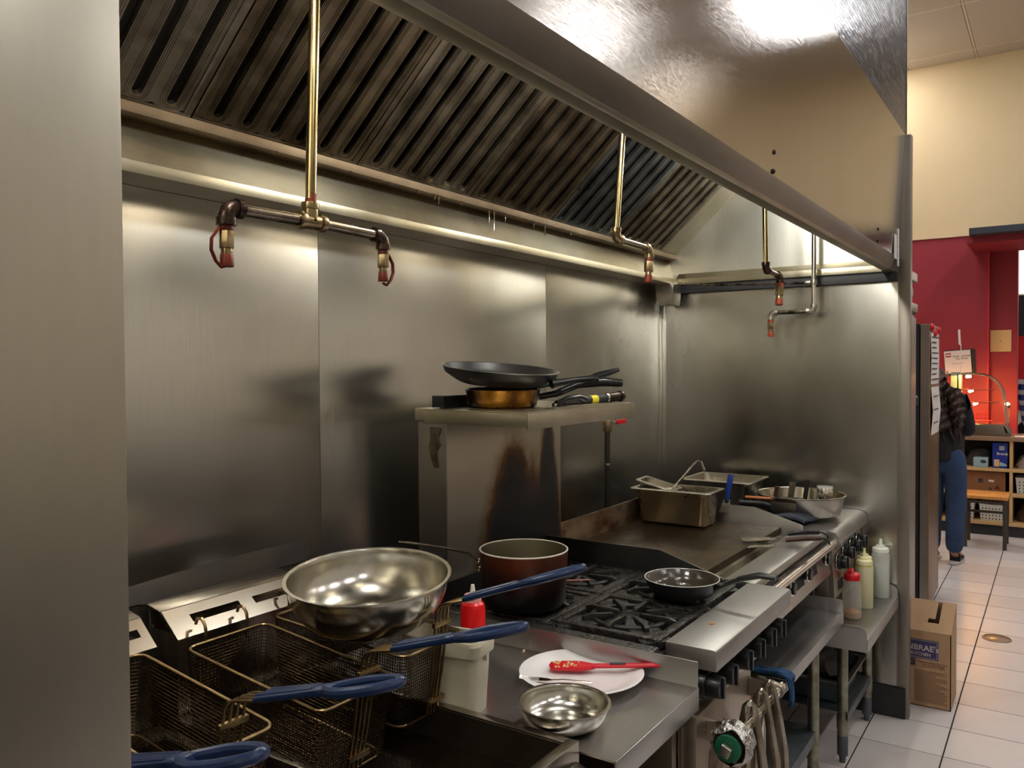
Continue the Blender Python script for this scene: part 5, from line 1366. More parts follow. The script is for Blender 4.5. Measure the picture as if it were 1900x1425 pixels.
# bin of black bags on the lower shelf
sb = steam_pan('storage_bin', 'steel pan heaped with a black bag on the lower shelf', (3.66, 0.93, 0.2095), 0.36, 0.42, 0.10, rim=0.02, m='galv_dark', cat='bin')
rs = random.Random(11)
vs, fs = [], []
NU, NV = 16, 8
for j in range(NV+1):
    ph = j/NV*math.pi/2
    for i in range(NU):
        a = 2*math.pi*i/NU
        k = 1+rs.uniform(-0.09, 0.09)
        vs.append((0.15*math.cos(a)*math.cos(ph)**0.7*k, 0.19*math.sin(a)*math.cos(ph)**0.7*k, 0.03+0.17*math.sin(ph)*(1+rs.uniform(-0.1, 0.1))))
for j in range(NV):
    for i in range(NU):
        l = (i+1) % NU
        fs.append((j*NU+i, j*NU+l, (j+1)*NU+l, (j+1)*NU+i))
fs.append(tuple(reversed(range(NU))))
solid('rubbish_bag', 'crumpled black plastic bag heaped in the bin on the lower shelf', 'bag', MB().add(vs, fs), 'black_gloss', (3.66, 0.93, 0.235), smooth=20)
# blue cloth over the left end of table 1
vs, fs = [], []
prof = [(0.80, T1+0.003), (0.765, T1+0.010), (0.74, T1+0.005), (0.71, T1+0.010), (0.680, T1+0.006), (0.671, T1-0.002), (0.669, T1-0.03), (0.668, T1-0.06)]
NX = 10
for i in range(NX+1):
    x = 2.476+0.045*i/NX
    for j, (y, z) in enumerate(prof):
        w = rs.uniform(-0.008, 0.008)
        dz = -0.03*abs(math.sin(i*1.1)) if j == len(prof)-1 else 0
        vs.append((x+w, y-abs(w), z+dz+abs(w)*0.6))
m_ = len(prof)
for i in range(NX):
    for j in range(m_-1):
        fs.append((i*m_+j, (i+1)*m_+j, (i+1)*m_+j+1, i*m_+j+1))
bc = solid('dish_cloth', 'blue cloth crumpled over the end of the equipment table', 'cloth', MB().add(vs, fs), 'blue_cloth', (2.51, 0.69, T1+0.003), world=True)
md = bc.modifiers.new('thickness', 'SOLIDIFY'); md.thickness = 0.006; md.offset = 1.0
# tongs left on table 1, against the splash
tg = thing('serving_tongs', 'tongs with dark red handles lying at the back of the equipment table', 'tongs', (3.02, 0.86, T1), (0, 0, R(10)))
for s_ in (-1, 1):
    part(tg, 'arm', MB().tube([(-0.10, 0, 0.006), (0.0, s_*0.012, 0.008), (0.12, s_*0.016, 0.012)], 0.004, 8, flat=(0.007, 0.002)), 'chrome', world=False)
    part(tg, 'grip', MB().tube([(0.0, s_*0.0125, 0.010), (0.11, s_*0.017, 0.014)], 0.006, 10, flat=(0.009, 0.004)), 'rust_cap', world=False)
# squeeze bottles and shaker on table 2
def squeeze(label, x, y, r, h, fill, cap, tip=0.03):
    o = thing('squeeze_bottle', label, 'bottle', (x, y, T2+0.0005))
    part(o, 'body', MB().lathe([(0.0001, 0), (r*0.94, 0), (r, 0.004), (r, h*0.93), (r*0.88, h*0.97), (r*0.80, h)], (0, 0, 0), 36), 'clear_plastic', world=False)
    part(o, 'liquid', MB().lathe([(0.0001, 0.003), (r*0.92, 0.003), (r*0.955, 0.006), (r*0.955, h*fill[1]), (0.0001, h*fill[1])], (0, 0, 0), 36), fill[0], world=False)
    c_ = part(o, 'cap', MB().lathe([(r*0.86, h*0.985), (r*0.90, h*0.99), (r*0.90, h+0.014), (r*0.84, h+0.017), (r*0.50, h+0.020), (r*0.50, h+0.027), (0.0001, h+0.028)], (0, 0, 0), 32), cap, world=False)
    part(c_, 'tip', MB().lathe([(r*0.26, h+0.026), (r*0.20, h+0.034), (r*0.13, h+0.026+tip), (0.0001, h+0.026+tip)], (0, 0, 0), 16), cap, world=False)
    return o
squeeze('squeeze bottle of clear liquid with a white tip, furthest back by the partition', 3.962, 0.660, 0.0385, 0.205, ('water_fill', 0.74), 'white_cap')
squeeze('squeeze bottle of yellow oil, the front one of the two oil bottles', 3.752, 0.690, 0.0370, 0.188, ('oil_yellow', 0.96), 'cream_cap', 0.024)
squeeze('squeeze bottle of yellow oil half hidden behind the front oil bottle', 3.850, 0.708, 0.0345, 0.182, ('oil_yellow', 0.94), 'cream_cap', 0.026)
sk = thing('spice_shaker', 'clear shaker bottle with a red lid and a little orange spice', 'bottle', (3.572, 0.704, T2+0.0005))
part(sk, 'body', MB().lathe([(0.0001, 0), (0.036, 0), (0.038, 0.004), (0.038, 0.12), (0.034, 0.142), (0.029, 0.157), (0.028, 0.165), (0.026, 0.165), (0.028, 0.155), (0.036, 0.12), (0.036, 0.005), (0.0001, 0.003)], (0, 0, 0), 36), 'shaker_plastic', world=False)
part(sk, 'spice', MB().lathe([(0.0001, 0.0035), (0.0352, 0.0035), (0.0352, 0.026), (0.02, 0.034), (0.0001, 0.036)], (0, 0, 0), 28), 'seeds', world=False)
part(sk, 'lid', MB().lathe([(0.029, 0.158), (0.0325, 0.158), (0.0330, 0.178), (0.030, 0.183), (0.024, 0.186), (0.0001, 0.188)], (0, 0, 0), 32), 'red_cap', world=False)
part(sk, 'flip_cap', MB().prism([(-0.024, 0.184), (0.024, 0.184), (0.021, 0.196), (0.010, 0.203), (-0.010, 0.203), (-0.021, 0.196)], 'y', -0.004, 0.010), 'red_cap', world=False, bevel=0.002)
# tongs hanging on the oven handle
for i, (x, lab) in enumerate(((1.965, 'steel tongs hanging nearest the foil on the oven handle'), (2.055, 'steel tongs hanging in the middle of the oven handle'), (2.125, 'steel tongs hanging furthest along the oven handle, by the blue cloth'))):
    o = thing('hanging_tongs', lab, 'tongs', (x, 0.622, 0.712), (0, R(4-3*i), R(8)), group='tongs hanging on the oven handle')
    for s_, L_ in ((-1, 0.25), (1, 0.24)):
        arm = MB()
        p = [(0, 0, 0.062), (0, s_*0.010, 0.052), (0, s_*0.022, -0.02), (0, s_*0.036, -0.11), (0, s_*0.040, -L_)]
        arm.tube(p, 0.0085, 8, flat=(0.0030, 0.0115), rs=[0.005, 0.007, 0.0085, 0.0095, 0.0105])
        part(o, 'arm', arm, 'chrome_pipe', world=False)
        tip = MB()
        for q in range(5):
            tip.obox((-0.012+0.006*q, s_*0.040-s_*0.003, -L_-0.004), (0.004, 0.008, 0.010))
        tip.obox((0, s_*0.042, -L_+0.006), (0.030, 0.003, 0.022))
        part(o, 'scalloped_tip', tip, 'chrome', world=False)
    part(o, 'hinge', MB().cyl((-0.009, 0, 0.060), (0.009, 0, 0.060), 0.006, 10), 'chrome', world=False)
# scorched white card box on the lower shelf of table 1
o = thing('card_box', 'tall scorched white card box standing beside the oven door', 'box', (2.27, 0.72, 0))
part(o, 'body', MB().box(2.250, 2.310, 0.690, 0.745, 0.30, 0.61), 'paper', bevel=0.002)
part(o, 'burnt_top', MB().box(2.253, 2.307, 0.693, 0.742, 0.61, 0.650), 'carton', bevel=0.002)
part(o, 'support', MB().box(2.255, 2.305, 0.695, 0.74, 0.001, 0.30), 'carton')
# crumb on the range ledge
solid('crumb', 'orange crumb on the range ledge', 'crumb', MB().obox((0, 0, 0), (0.014, 0.005, 0.003), Matrix.Rotation(-0.5, 3, 'Z')), 'crumb_orange', (2.03, 0.74, 0.932))
# light pipework behind the oven side

# ================================================================== BEYOND THE PARTITION
# carton
cx0, cx1, cy0, cy1 = 4.205, 4.44, 0.400, 0.645
bx = thing('cardboard_box', 'open brown carton with a navy label beside the partition', 'box', (4.32, 0.55, 0))
part(bx, 'front_wall', MB().box(cx0, cx0+0.004, cy0, cy1, 0.002, 0.352), 'cardboard')
part(bx, 'back_wall', MB().prism([(cy0, 0.002), (cy1, 0.002), (cy1, 0.44), (cy0, 0.44)], 'x', cx1-0.004, cx1), 'cardboard')
part(bx, 'side_wall', MB().prism([(cx0, 0.002), (cx1, 0.002), (cx1, 0.44), (cx0, 0.352)], 'y', cy0, cy0+0.004), 'cardboard')
part(bx, 'side_wall', MB().prism([(cx0, 0.002), (cx1, 0.002), (cx1, 0.44), (cx0, 0.352)], 'y', cy1-0.004, cy1), 'cardboard')
part(bx, 'base', MB().box(cx0, cx1, cy0, cy1, 0.001, 0.005), 'cardboard')
# sloping lid in two flaps round an L-shaped hand hole
def slope(ya, yb, ua, ub):
    z = lambda u: 0.352+0.088*u
    xx = lambda u: cx0+(cx1-cx0)*u
    return MB().add([(xx(ua), ya, z(ua)), (xx(ub), ya, z(ub)), (xx(ub), yb, z(ub)), (xx(ua), yb, z(ua)), (xx(ua), ya, z(ua)+0.004), (xx(ub), ya, z(ub)+0.004), (xx(ub), yb, z(ub)+0.004), (xx(ua), yb, z(ua)+0.004)],
                    [(0, 3, 2, 1), (4, 5, 6, 7), (0, 1, 5, 4), (1, 2, 6, 5), (2, 3, 7, 6), (3, 0, 4, 7)])
part(bx, 'lid_flap', slope(cy0, 0.458, 0, 1), 'cardboard')
part(bx, 'lid_flap', slope(0.476, cy1, 0.42, 1), 'cardboard')
part(bx, 'lid_flap', slope(0.458, cy1, 0, 0.28), 'cardboard')
part(bx, 'lid_flap', slope(0.505, cy1, 0.28, 0.42), 'cardboard')
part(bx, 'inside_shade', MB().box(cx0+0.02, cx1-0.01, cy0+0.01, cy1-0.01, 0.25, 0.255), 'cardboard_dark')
xf = cx0-0.0006
part(bx, 'navy_label', MB().box(xf-0.0006, xf+0.0006, 0.452, 0.644, 0.225, 0.315), 'print_navy')
fr = MB()
for (a, b_, c, d) in ((0.458, 0.644, 0.309, 0.3105), (0.458, 0.644, 0.2295, 0.231), (0.457, 0.4585, 0.2295, 0.3105)):
    fr.box(xf-0.0010, xf-0.0005, a, b_, c, d)
part(bx, 'label_border', fr, 'print_light')
rotx = (R(90), 0, R(-90))
inv = root_world(bx).inverted()
def btext(s, size, y, z, m, bold=0.0):
    t = text(bx, 'lettering', s, size, m, (0, 0, 0), rotx, 0.0003, bold=bold)
    t.location = inv @ Vector((xf-0.0011, y, z))
btext("NBRAE's", 0.037, 0.586, 0.264, 'print_light', 0.0006)
btext('KITCHEN', 0.020, 0.568, 0.240, 'print_light', 0.0003)
part(bx, 'tick_square', MB().box(xf-0.0006, xf+0.0004, 0.548, 0.590, 0.188, 0.222), 'ink')
part(bx, 'tick', MB().tube([(xf-0.001, 0.577, 0.208), (xf-0.001, 0.571, 0.197), (xf-0.001, 0.556, 0.217)], 0.0022, 6, flat=(0.002, 0.0006)), 'cardboard')
btext('Responsible for our', 0.0155, 0.538, 0.206, 'print_brown', 0.0002)
btext('COUNTER', 0.020, 0.520, 0.188, 'print_brown', 0.0005)
ln = MB()
rs = random.Random(4)
for i in range(27):
    z = 0.170-0.0056*i
    a = 0.415+rs.choice((0, 0, 0.012, 0.05, 0.03)); b_ = 0.552
    ln.box(xf-0.0005, xf+0.0004, a, b_, z-0.0011, z+0.0011)
part(bx, 'printed_lines', ln, 'print_brown', kind='stuff')

# floor drain cover
dc = thing('floor_drain', 'round brownish drain cover set in the tiled floor', 'drain', (5.484, 0.288, 0))
part(dc, 'cover', MB().lathe([(0.0001, 0.003), (0.062, 0.003), (0.068, 0.0005), (0.068, 0.0)], (0, 0, 0), 32), 'counter_top', world=False)
part(dc, 'ring', MB().lathe([(0.068, 0.0), (0.069, 0.004), (0.075, 0.004), (0.077, 0.0)], (0, 0, 0), 32), 'case_steel', world=False)

# tall cabinet just past the partition
cb_ = thing('holding_cabinet', 'tall grey steel cabinet just past the partition', 'cabinet', (4.62, 1.0, 0))
part(cb_, 'body', MB().box(4.20, 5.02, 0.668, 1.40, 0.06, 1.88), 'cabinet_grey', bevel=0.004)
part(cb_, 'door', MB().box(4.22, 5.00, 0.655, 0.667, 0.10, 1.855), 'cabinet_grey', bevel=0.004)
part(cb_, 'door_gasket', MB().box(4.21, 5.01, 0.660, 0.668, 1.872, 1.884), 'black_matte')
part(cb_, 'control_head', MB().box(4.20, 5.005, 0.675, 1.38, 1.884, 2.05), 'cabinet_grey', bevel=0.004)
part(cb_, 'lower_lip', MB().box(4.20, 5.02, 0.650, 0.675, 1.884, 1.93), 'cabinet_grey', bevel=0.003)
part(cb_, 'top_cap', MB().box(4.20, 5.02, 0.652, 1.40, 2.05, 2.10), 'cabinet_grey', bevel=0.004)
part(cb_, 'dial', MB().cyl((4.86, 0.674, 1.985), (4.86, 0.655, 1.985), 0.026, 20), 'black_plastic', bevel=0.002)
for x in (4.26, 4.96):
    for y in (0.72, 1.34):
        part(cb_, 'foot', MB().cyl((x, y, 0), (x, y, 0.06), 0.022, 12), 'galv')

# refrigerator with black side and papers held by red magnets
fg = thing('refrigerator', 'tall refrigerator with a black side and papers stuck to its bronze door', 'refrigerator', (6.2, 1.1, 0))
part(fg, 'body', MB().box(5.80, 6.32, 0.740, 1.45, 0.03, 1.86), 'fridge_black', bevel=0.004)
part(fg, 'door', MB().box(5.802, 6.318, 0.682, 0.736, 0.05, 1.855), 'fridge_front', bevel=0.006)
part(fg, 'door_edge', MB().box(5.7985, 5.802, 0.686, 0.734, 0.05, 1.85), 'cabinet_grey')
for x in (5.86, 6.26):
    for y in (0.78, 1.40):
        part(fg, 'foot', MB().cyl((x, y, 0), (x, y, 0.035), 0.02, 10), 'black_plastic')
def note(name, label, x0, x1, z0, z1, y=0.680, lines=8, seed=1, tilt=0.004):
    o = thing(name, label, 'paper', ((x0+x1)/2, y, (z0+z1)/2))
    part(o, 'sheet', MB().prism([(y, z0), (y-tilt, (z0+z1)/2), (y, z1), (y-0.0012, z1), (y-tilt-0.0012, (z0+z1)/2), (y-0.0012, z0)], 'x', x0, x1), 'paper')
    rs = random.Random(seed); l = MB()
    for i in range(lines):
        z = z1-(z1-z0)*(i+0.7)/(lines+0.6)
        l.box(x0+0.02, x1-0.02-rs.uniform(0, 0.4)*(x1-x0), y-tilt-0.0030, y-tilt-0.0022, z-0.004, z+0.004)
    part(o, 'writing', l, 'ink', kind='stuff')
    return o
note('menu_sheet', 'long printed list held by red magnets at the top of the refrigerator door', 5.84, 6.24, 1.47, 1.80, lines=9)
note('menu_sheet', 'crumpled white sheet hanging low on the refrigerator door', 5.86, 6.26, 1.14, 1.45, lines=3, seed=5, tilt=0.012)
for i, (x, z) in enumerate(((5.86, 1.835), (6.00, 1.80), (6.20, 1.825))):
    o = solid('fridge_magnet', ('red rose magnet, nearest the refrigerator hinge edge', 'red rose magnet, lowest of the three on the refrigerator', 'red rose magnet, furthest along the refrigerator door')[i], 'magnet',
              MB().lathe([(0.0001, 0.02), (0.012, 0.018), (0.024, 0.010), (0.028, 0), (0.0001, 0)], (0, 0, 0), 12).xf(Matrix.Rotation(R(90), 4, 'X')), 'red_cap', (x, 0.6795, z), group='rose magnets on the refrigerator')
o = thing('sticky_note', 'small grey note stuck on the black side of the refrigerator', 'paper', (5.797, 0.80, 1.36))
part(o, 'sheet', MB().box(5.7965, 5.799, 0.745, 0.80, 1.335, 1.39), 'galv_dark')
part(o, 'tape', MB().box(5.7955, 5.7965, 0.75, 0.775, 1.385, 1.398), 'paper')

# serving counter with cubby holes
SX = 8.76
sc2 = thing('serving_counter', 'open-shelved pale wood serving counter with a dark top', 'counter', (SX+0.22, 0.4, 0))
part(sc2, 'top', MB().box(SX-0.02, SX+0.50, -1.2, 1.75, 0.885, 0.925), 'counter_top', bevel=0.003)
part(sc2, 'kick_board', MB().box(SX+0.02, SX+0.46, -1.2, 1.75, 0.0, 0.10), 'kick')
part(sc2, 'back_board', MB().box(SX+0.44, SX+0.46, -1.2, 1.75, 0.13, 0.885), 'kick')
for z in (0.115, 0.385, 0.615):
    part(sc2, 'shelf', MB().box(SX, SX+0.44, -1.2, 1.75, z-0.015, z+0.015), 'pale_wood', bevel=0.002)
for y in (-0.55, 0.355, 1.25):
    for z0, z1 in ((0.13, 0.37), (0.40, 0.60), (0.63, 0.885)):
        part(sc2, 'divider', MB().box(SX+0.002, SX+0.44, y-0.013, y+0.013, z0, z1), 'pale_wood', bevel=0.002)
# things on its shelves
o = thing('tissue_carton', 'bright blue carton with a white barcode patch on the top shelf', 'box', (8.85, 0.45, 0.632))
part(o, 'body', MB().box(8.79, 8.92, 0.385, 0.505, 0.6315, 0.865), 'box_blue', bevel=0.003)
part(o, 'barcode_patch', MB().box(8.788, 8.7895, 0.410, 0.450, 0.80, 0.835), 'paper')
bars = MB()
for i in range(9): bars.box(8.7865, 8.7878, 0.414+i*0.0036, 0.4155+i*0.0036, 0.807, 0.828)
part(o, 'barcode', bars, 'ink', kind='stuff')
part(o, 'white_patch', MB().box(8.788, 8.7895, 0.450, 0.492, 0.645, 0.71), 'paper_yellow')
part(o, 'pale_wave', MB().prism([(0.39, 0.65), (0.447, 0.65), (0.447, 0.69), (0.42, 0.68), (0.39, 0.665)], 'x', 8.7882, 8.7896), 'box_teal')
t = text(o, 'lettering', 'Brandy', 0.032, 'paper', (0, 0, 0), rotx, 0.0003, bold=0.0005); t.location = root_world(o).inverted() @ Vector((8.787, 0.470, 0.755))
o = thing('wipes_box', 'small pale box with a black oval logo on the top shelf', 'box', (8.84, 0.60, 0.632))
part(o, 'body', MB().box(8.79, 8.90, 0.54, 0.66, 0.6315, 0.722), 'box_teal', bevel=0.002)
part(o, 'logo', MB().lathe([(0.0001, 0.0), (0.026, 0), (0.026, 0.001), (0.0001, 0.001)], (0, 0, 0), 20, (1, 0.62)).xf(Matrix.Translation((8.7885, 0.578, 0.685)) @ Matrix(((0, 0, -1, 0), (1, 0, 0, 0), (0, 1, 0, 0), (0, 0, 0, 1)))), 'ink')
def sack(label, loc, sx, sy, sz, m, seed, cat='bag', name='plastic_bag'):
    rs = random.Random(seed); vs, fs = [], []
    for j in range(8):
        ph = j/7*math.pi/2*0.98
        for i in range(14):
            a = 2*math.pi*i/14; k = 1+rs.uniform(-0.12, 0.12)
            vs.append((sx*math.cos(a)*math.cos(ph)**0.6*k, sy*math.sin(a)*math.cos(ph)**0.6*k, sz*math.sin(ph)*(1+rs.uniform(-0.06, 0.06))))
    for j in range(7):
        for i in range(14):
            l = (i+1) % 14; fs.append((j*14+i, j*14+l, (j+1)*14+l, (j+1)*14+i))
    fs.append(tuple(reversed(range(14)))); fs.append(tuple(98+i for i in range(14)))
    return solid(name, label, cat, MB().add(vs, fs), m, loc, smooth=25)
sack('grey bag slumped behind the small pale box', (9.01, 0.62, 0.632), 0.10, 0.12, 0.16, 'bag_grey', 2)
sack('white plastic bag bulging on the top shelf right of the divider', (8.95, 0.20, 0.632), 0.14, 0.12, 0.13, 'bag_white', 3)
sack('grey bag folded above the white plastic bag', (9.06, 0.10, 0.632), 0.10, 0.16, 0.19, 'bag_grey', 8)
sack('dark red bag on the bottom shelf right of the divider', (8.97, 0.19, 0.132), 0.14, 0.12, 0.17, 'cardboard_dark', 4)
o = thing('shipping_carton', 'brown carton with a white hand hole on the middle shelf', 'box', (8.90, 0.55, 0.40))
part(o, 'body', MB().box(8.80, 9.06, 0.400, 0.76, 0.4015, 0.590), 'carton', bevel=0.003)
part(o, 'hand_hole', MB().tube([(8.798, 0.492, 0.505), (8.798, 0.535, 0.507)], 0.008, 12, flat=(0.003, 0.010)), 'paper')
part(o, 'stamp', MB().box(8.7985, 8.7995, 0.58, 0.62, 0.485, 0.525), 'ink')
part(o, 'stamp', MB().box(8.7985, 8.7995, 0.51, 0.53, 0.42, 0.445), 'ink')
part(o, 'red_mark', MB().prism([(0.44, 0.43), (0.49, 0.43), (0.475, 0.455), (0.462, 0.475), (0.452, 0.45)], 'x', 8.7985, 8.7995), 'rust_cap')
def crate(label, x, y, z, lx, ly, h, nxy=7):
    o = thing('storage_basket', label, 'basket', (x, y, z), group='white baskets in the counter')
    tp = 0.012
    body = MB()
    def wall(a, b_):
        A0, B0_, A1, B1 = a[0], b_[0], a[1], b_[1]
        body.add([A0, B0_, B1, A1], [(0, 1, 2, 3)])
    c0 = [Vector((-lx/2+tp, -ly/2+tp, 0)), Vector((lx/2-tp, -ly/2+tp, 0)), Vector((lx/2-tp, ly/2-tp, 0)), Vector((-lx/2+tp, ly/2-tp, 0))]
    c1 = [Vector((-lx/2, -ly/2, h)), Vector((lx/2, -ly/2, h)), Vector((lx/2, ly/2, h)), Vector((-lx/2, ly/2, h))]
    vs = c0+c1
    part(o, 'body', MB().add(vs, [(0, 1, 5, 4), (1, 2, 6, 5), (2, 3, 7, 6), (3, 0, 4, 7), (0, 3, 2, 1)]), 'basket_white', world=False, smooth=0)
    part(o, 'rim', MB().tube([tuple(v) for v in c1], 0.005, 6, closed=True), 'basket_white', world=False)
    hl = MB()
    for j in range(4):
        f = (j+0.6)/4.4
        for i in range(nxy):
            yy = (-0.5+(i+0.5)/nxy)*(ly-0.03)
            xx = -lx/2+tp*(1-f)-0.0015
            zz = h*f*0.92
            hl.obox((xx, yy, zz), (0.002, 0.010, 0.012))
    part(o, 'holes', hl, 'basket_hole', world=False, kind='stuff')
    return o
crate('white plastic basket on the bottom shelf behind the stool', 8.92, 0.50, 0.132, 0.24, 0.22, 0.15)
crate('white plastic basket on the bottom shelf beside the person', 8.92, 0.76, 0.132, 0.24, 0.22, 0.15)
crate('white plastic basket on the middle shelf right of the divider', 8.92, 0.19, 0.402, 0.24, 0.26, 0.145)

# stool
st = thing('stool', 'stool with a pale wooden seat and dark metal legs in front of the counter', 'stool', (8.28, 0.50, 0))
part(st, 'seat', MB().box(8.10, 8.47, 0.345, 0.70, 0.428, 0.458), 'seat_wood', bevel=0.008)
for x, y in ((8.13, 0.372), (8.44, 0.372), (8.13, 0.67), (8.44, 0.67)):
    part(st, 'leg', MB().obox((x, y, 0.2135), (0.030, 0.030, 0.427)), 'leg_metal', bevel=0.002)
for (xa, xb, ya, yb, z) in ((8.13, 8.44, 0.365, 0.379, 0.26), (8.13, 8.44, 0.663, 0.677, 0.26), (8.123, 8.137, 0.372, 0.67, 0.39), (8.433, 8.447, 0.372, 0.67, 0.26)):
    part(st, 'stretcher', MB().box(xa, xb, ya, yb, z, z+0.022), 'leg_metal')

# heated display case with curved glass
hc = thing('heated_display', 'heated food display with curved glass glowing orange on the counter', 'display case', (8.98, 0.57, 0.925))
yL, yR = 0.80, 0.365
part(hc, 'base', MB().prism([(yL, 0.9265), (yR-0.0, 0.9265), (yR-0.005, 0.95), (yR+0.05, 1.03), (yL, 1.03)], 'x', 8.80, 9.20), 'case_steel', bevel=0.003)
part(hc, 'base_label', MB().box(8.797, 8.7995, 0.66, 0.72, 0.96, 0.995), 'paper')
part(hc, 'side_sticker', MB().prism([(0.385, 0.955), (0.405, 1.02), (0.42, 1.02), (0.40, 0.955)], 'x', 8.80, 8.803), 'paper_yellow')
cur = []
for i in range(11):
    a = math.pi/2*i/10
    cur.append((0.62-0.20*math.sin(a)**1.0, 1.24+0.26*math.cos(a)))
curve = [(yL, 1.50), (0.70, 1.502)] + cur + [(0.405, 1.12), (0.395, 1.03)]
gl = MB()
vs, fs = [], []
for (y, z) in curve: vs += [(8.82, y, z), (9.18, y, z)]
for i in range(len(curve)-1): fs.append((2*i, 2*i+1, 2*i+3, 2*i+2))
go = part(hc, 'curved_glass', gl.add(vs, fs), 'glass', smooth=60)
gm = go.modifiers.new('thickness', 'SOLIDIFY'); gm.thickness = 0.004
part(hc, 'glass_edge', MB().tube([(8.82, y, z) for y, z in curve], 0.006, 8), 'chrome')
part(hc, 'glass_edge', MB().tube([(9.18, y, z) for y, z in curve], 0.006, 8), 'chrome')
part(hc, 'back_frame', MB().box(8.81, 8.83, yL-0.012, yL, 1.03, 1.50).box(9.17, 9.19, yL-0.012, yL, 1.03, 1.50).box(8.81, 9.19, yL-0.012, yL, 1.485, 1.505), 'case_steel')
for z, yb in ((1.355, 0.49), (1.235, 0.45)):
    s_ = part(hc, 'wire_shelf', MB().box(8.83, 9.17, yb, yL-0.02, z-0.004, z), 'chrome')
    for i in range(8):
        part(s_, 'wire', MB().cyl((8.83, yb+0.02+i*0.038, z+0.002), (9.17, yb+0.02+i*0.038, z+0.002), 0.002, 6), 'chrome')
part(hc, 'heat_lamp', MB().cyl((8.86, 0.72, 1.478), (9.14, 0.72, 1.478), 0.013, 12), 'heat_strip')
part(hc, 'heat_lamp', MB().cyl((8.86, 0.70, 1.338), (9.14, 0.70, 1.338), 0.011, 12), 'heat_strip')
part(hc, 'heat_lamp', MB().cyl((8.86, 0.66, 1.218), (9.14, 0.66, 1.214), 0.011, 12), 'heat_strip')
part(hc, 'inner_floor', MB().box(8.82, 9.18, 0.42, yL-0.02, 1.03, 1.036), 'chrome')
bk2 = MB()
for i in range(7): bk2.box(8.90, 8.904, 0.52+i*0.033, 0.524+i*0.033, 1.06, 1.14)
for z in (1.06, 1.10, 1.14): bk2.box(8.90, 8.904, 0.52, 0.72, z-0.002, z+0.002)
solid('wire_food_basket', 'red wire basket inside the heated display', 'basket', bk2.box(8.90, 9.04, 0.52, 0.72, 1.056, 1.058), 'red_bright', (8.97, 0.62, 1.037), world=True)
# bulb on the pillar side, white sheet on the counter
o = thing('warm_bulb', 'small orange bulb glowing beside the display', 'bulb', (9.3, 0.405, 1.16))
part(o, 'bulb', MB().lathe([(0.0001, -0.014), (0.010, -0.010), (0.014, 0.0), (0.010, 0.010), (0.0001, 0.014)], (9.30, 0.405, 1.205), 16), 'heat_strip')
part(o, 'holder', MB().cyl((9.30, 0.405, 1.195), (9.30, 0.395, 1.170), 0.013, 12), 'black_plastic')
part(o, 'stand', MB().cyl((9.24, 0.395, 0.9255), (9.24, 0.395, 0.935), 0.03, 16).tube([(9.24, 0.395, 0.935), (9.25, 0.39, 1.05), (9.30, 0.393, 1.18)], 0.003, 6), 'black_plastic')
solid('order_slip', 'white paper slip lying on the dark counter top', 'paper', MB().box(-0.08, 0.08, -0.05, 0.05, 0, 0.002), 'paper', (8.86, 0.28, 0.9262))
# certificate in a dark frame, plain notice, straw
ce2 = thing('framed_certificate', 'white certificate in a dark frame tilted on the red wall', 'certificate', (XW-0.012, 0.86, 1.62), (R(-4), 0, 0))
part(ce2, 'frame', MB().box(-0.006, 0.008, -0.155, 0.125, -0.135, 0.125), 'black_matte', world=False, bevel=0.002)
part(ce2, 'sheet', MB().box(-0.0085, -0.006, -0.115, 0.125, -0.115, 0.118), 'paper', world=False)
t = text(ce2, 'lettering', 'Event Attendance', 0.026, 'ink', (-0.0088, 0.045, 0.052), rotx, 0.0003, bold=0.0004)
t = text(ce2, 'lettering', 'Certificate', 0.026, 'ink', (-0.0088, 0.022, 0.026), rotx, 0.0003, bold=0.0004)
t = text(ce2, 'lettering', 'Know who cares', 0.016, 'ink', (-0.0088, 0.060, -0.020), rotx, 0.0003)
part(ce2, 'red_stamp', MB().box(-0.0092, -0.0086, 0.062, 0.112, 0.055, 0.098), 'ink_red', world=False)
part(ce2, 'stamp_bar', MB().box(-0.0096, -0.0090, 0.066, 0.108, 0.070, 0.084), 'paper', world=False)
no = thing('wall_notice', 'plain yellowed paper notice on the red pillar', 'notice', (XW+0.095, 0.49, 1.82))
part(no, 'sheet', MB().box(XW+0.094, XW+0.0965, 0.398, 0.582, 1.722, 1.942), 'paper_yellow')
part(no, 'pin', MB().cyl((XW+0.094, 0.492, 1.83), (XW+0.090, 0.492, 1.83), 0.005, 10), 'ink')
sw = thing('flag_stick', 'thin white stick with a paper flag behind the person', 'stick', (9.0, 0.79, 0.926))
part(sw, 'stick', MB().tube([(9.0, 0.790, 1.05), (9.0, 0.786, 1.79)], 0.004, 8), 'paper')
part(sw, 'flag', MB().prism([(0.786, 1.78), (0.806, 1.79), (0.812, 1.93), (0.794, 1.935)], 'x', 8.996, 9.004), 'paper')
part(sw, 'base', MB().lathe([(0.0001, 0), (0.05, 0), (0.048, 0.01), (0.010, 0.014), (0.006, 0.13), (0.0001, 0.13)], (9.0, 0.83, 0.926), 20), 'paper')
part(sw, 'green_card', MB().box(8.99, 8.994, 0.79, 0.87, 1.05, 1.52), 'teal_foil')

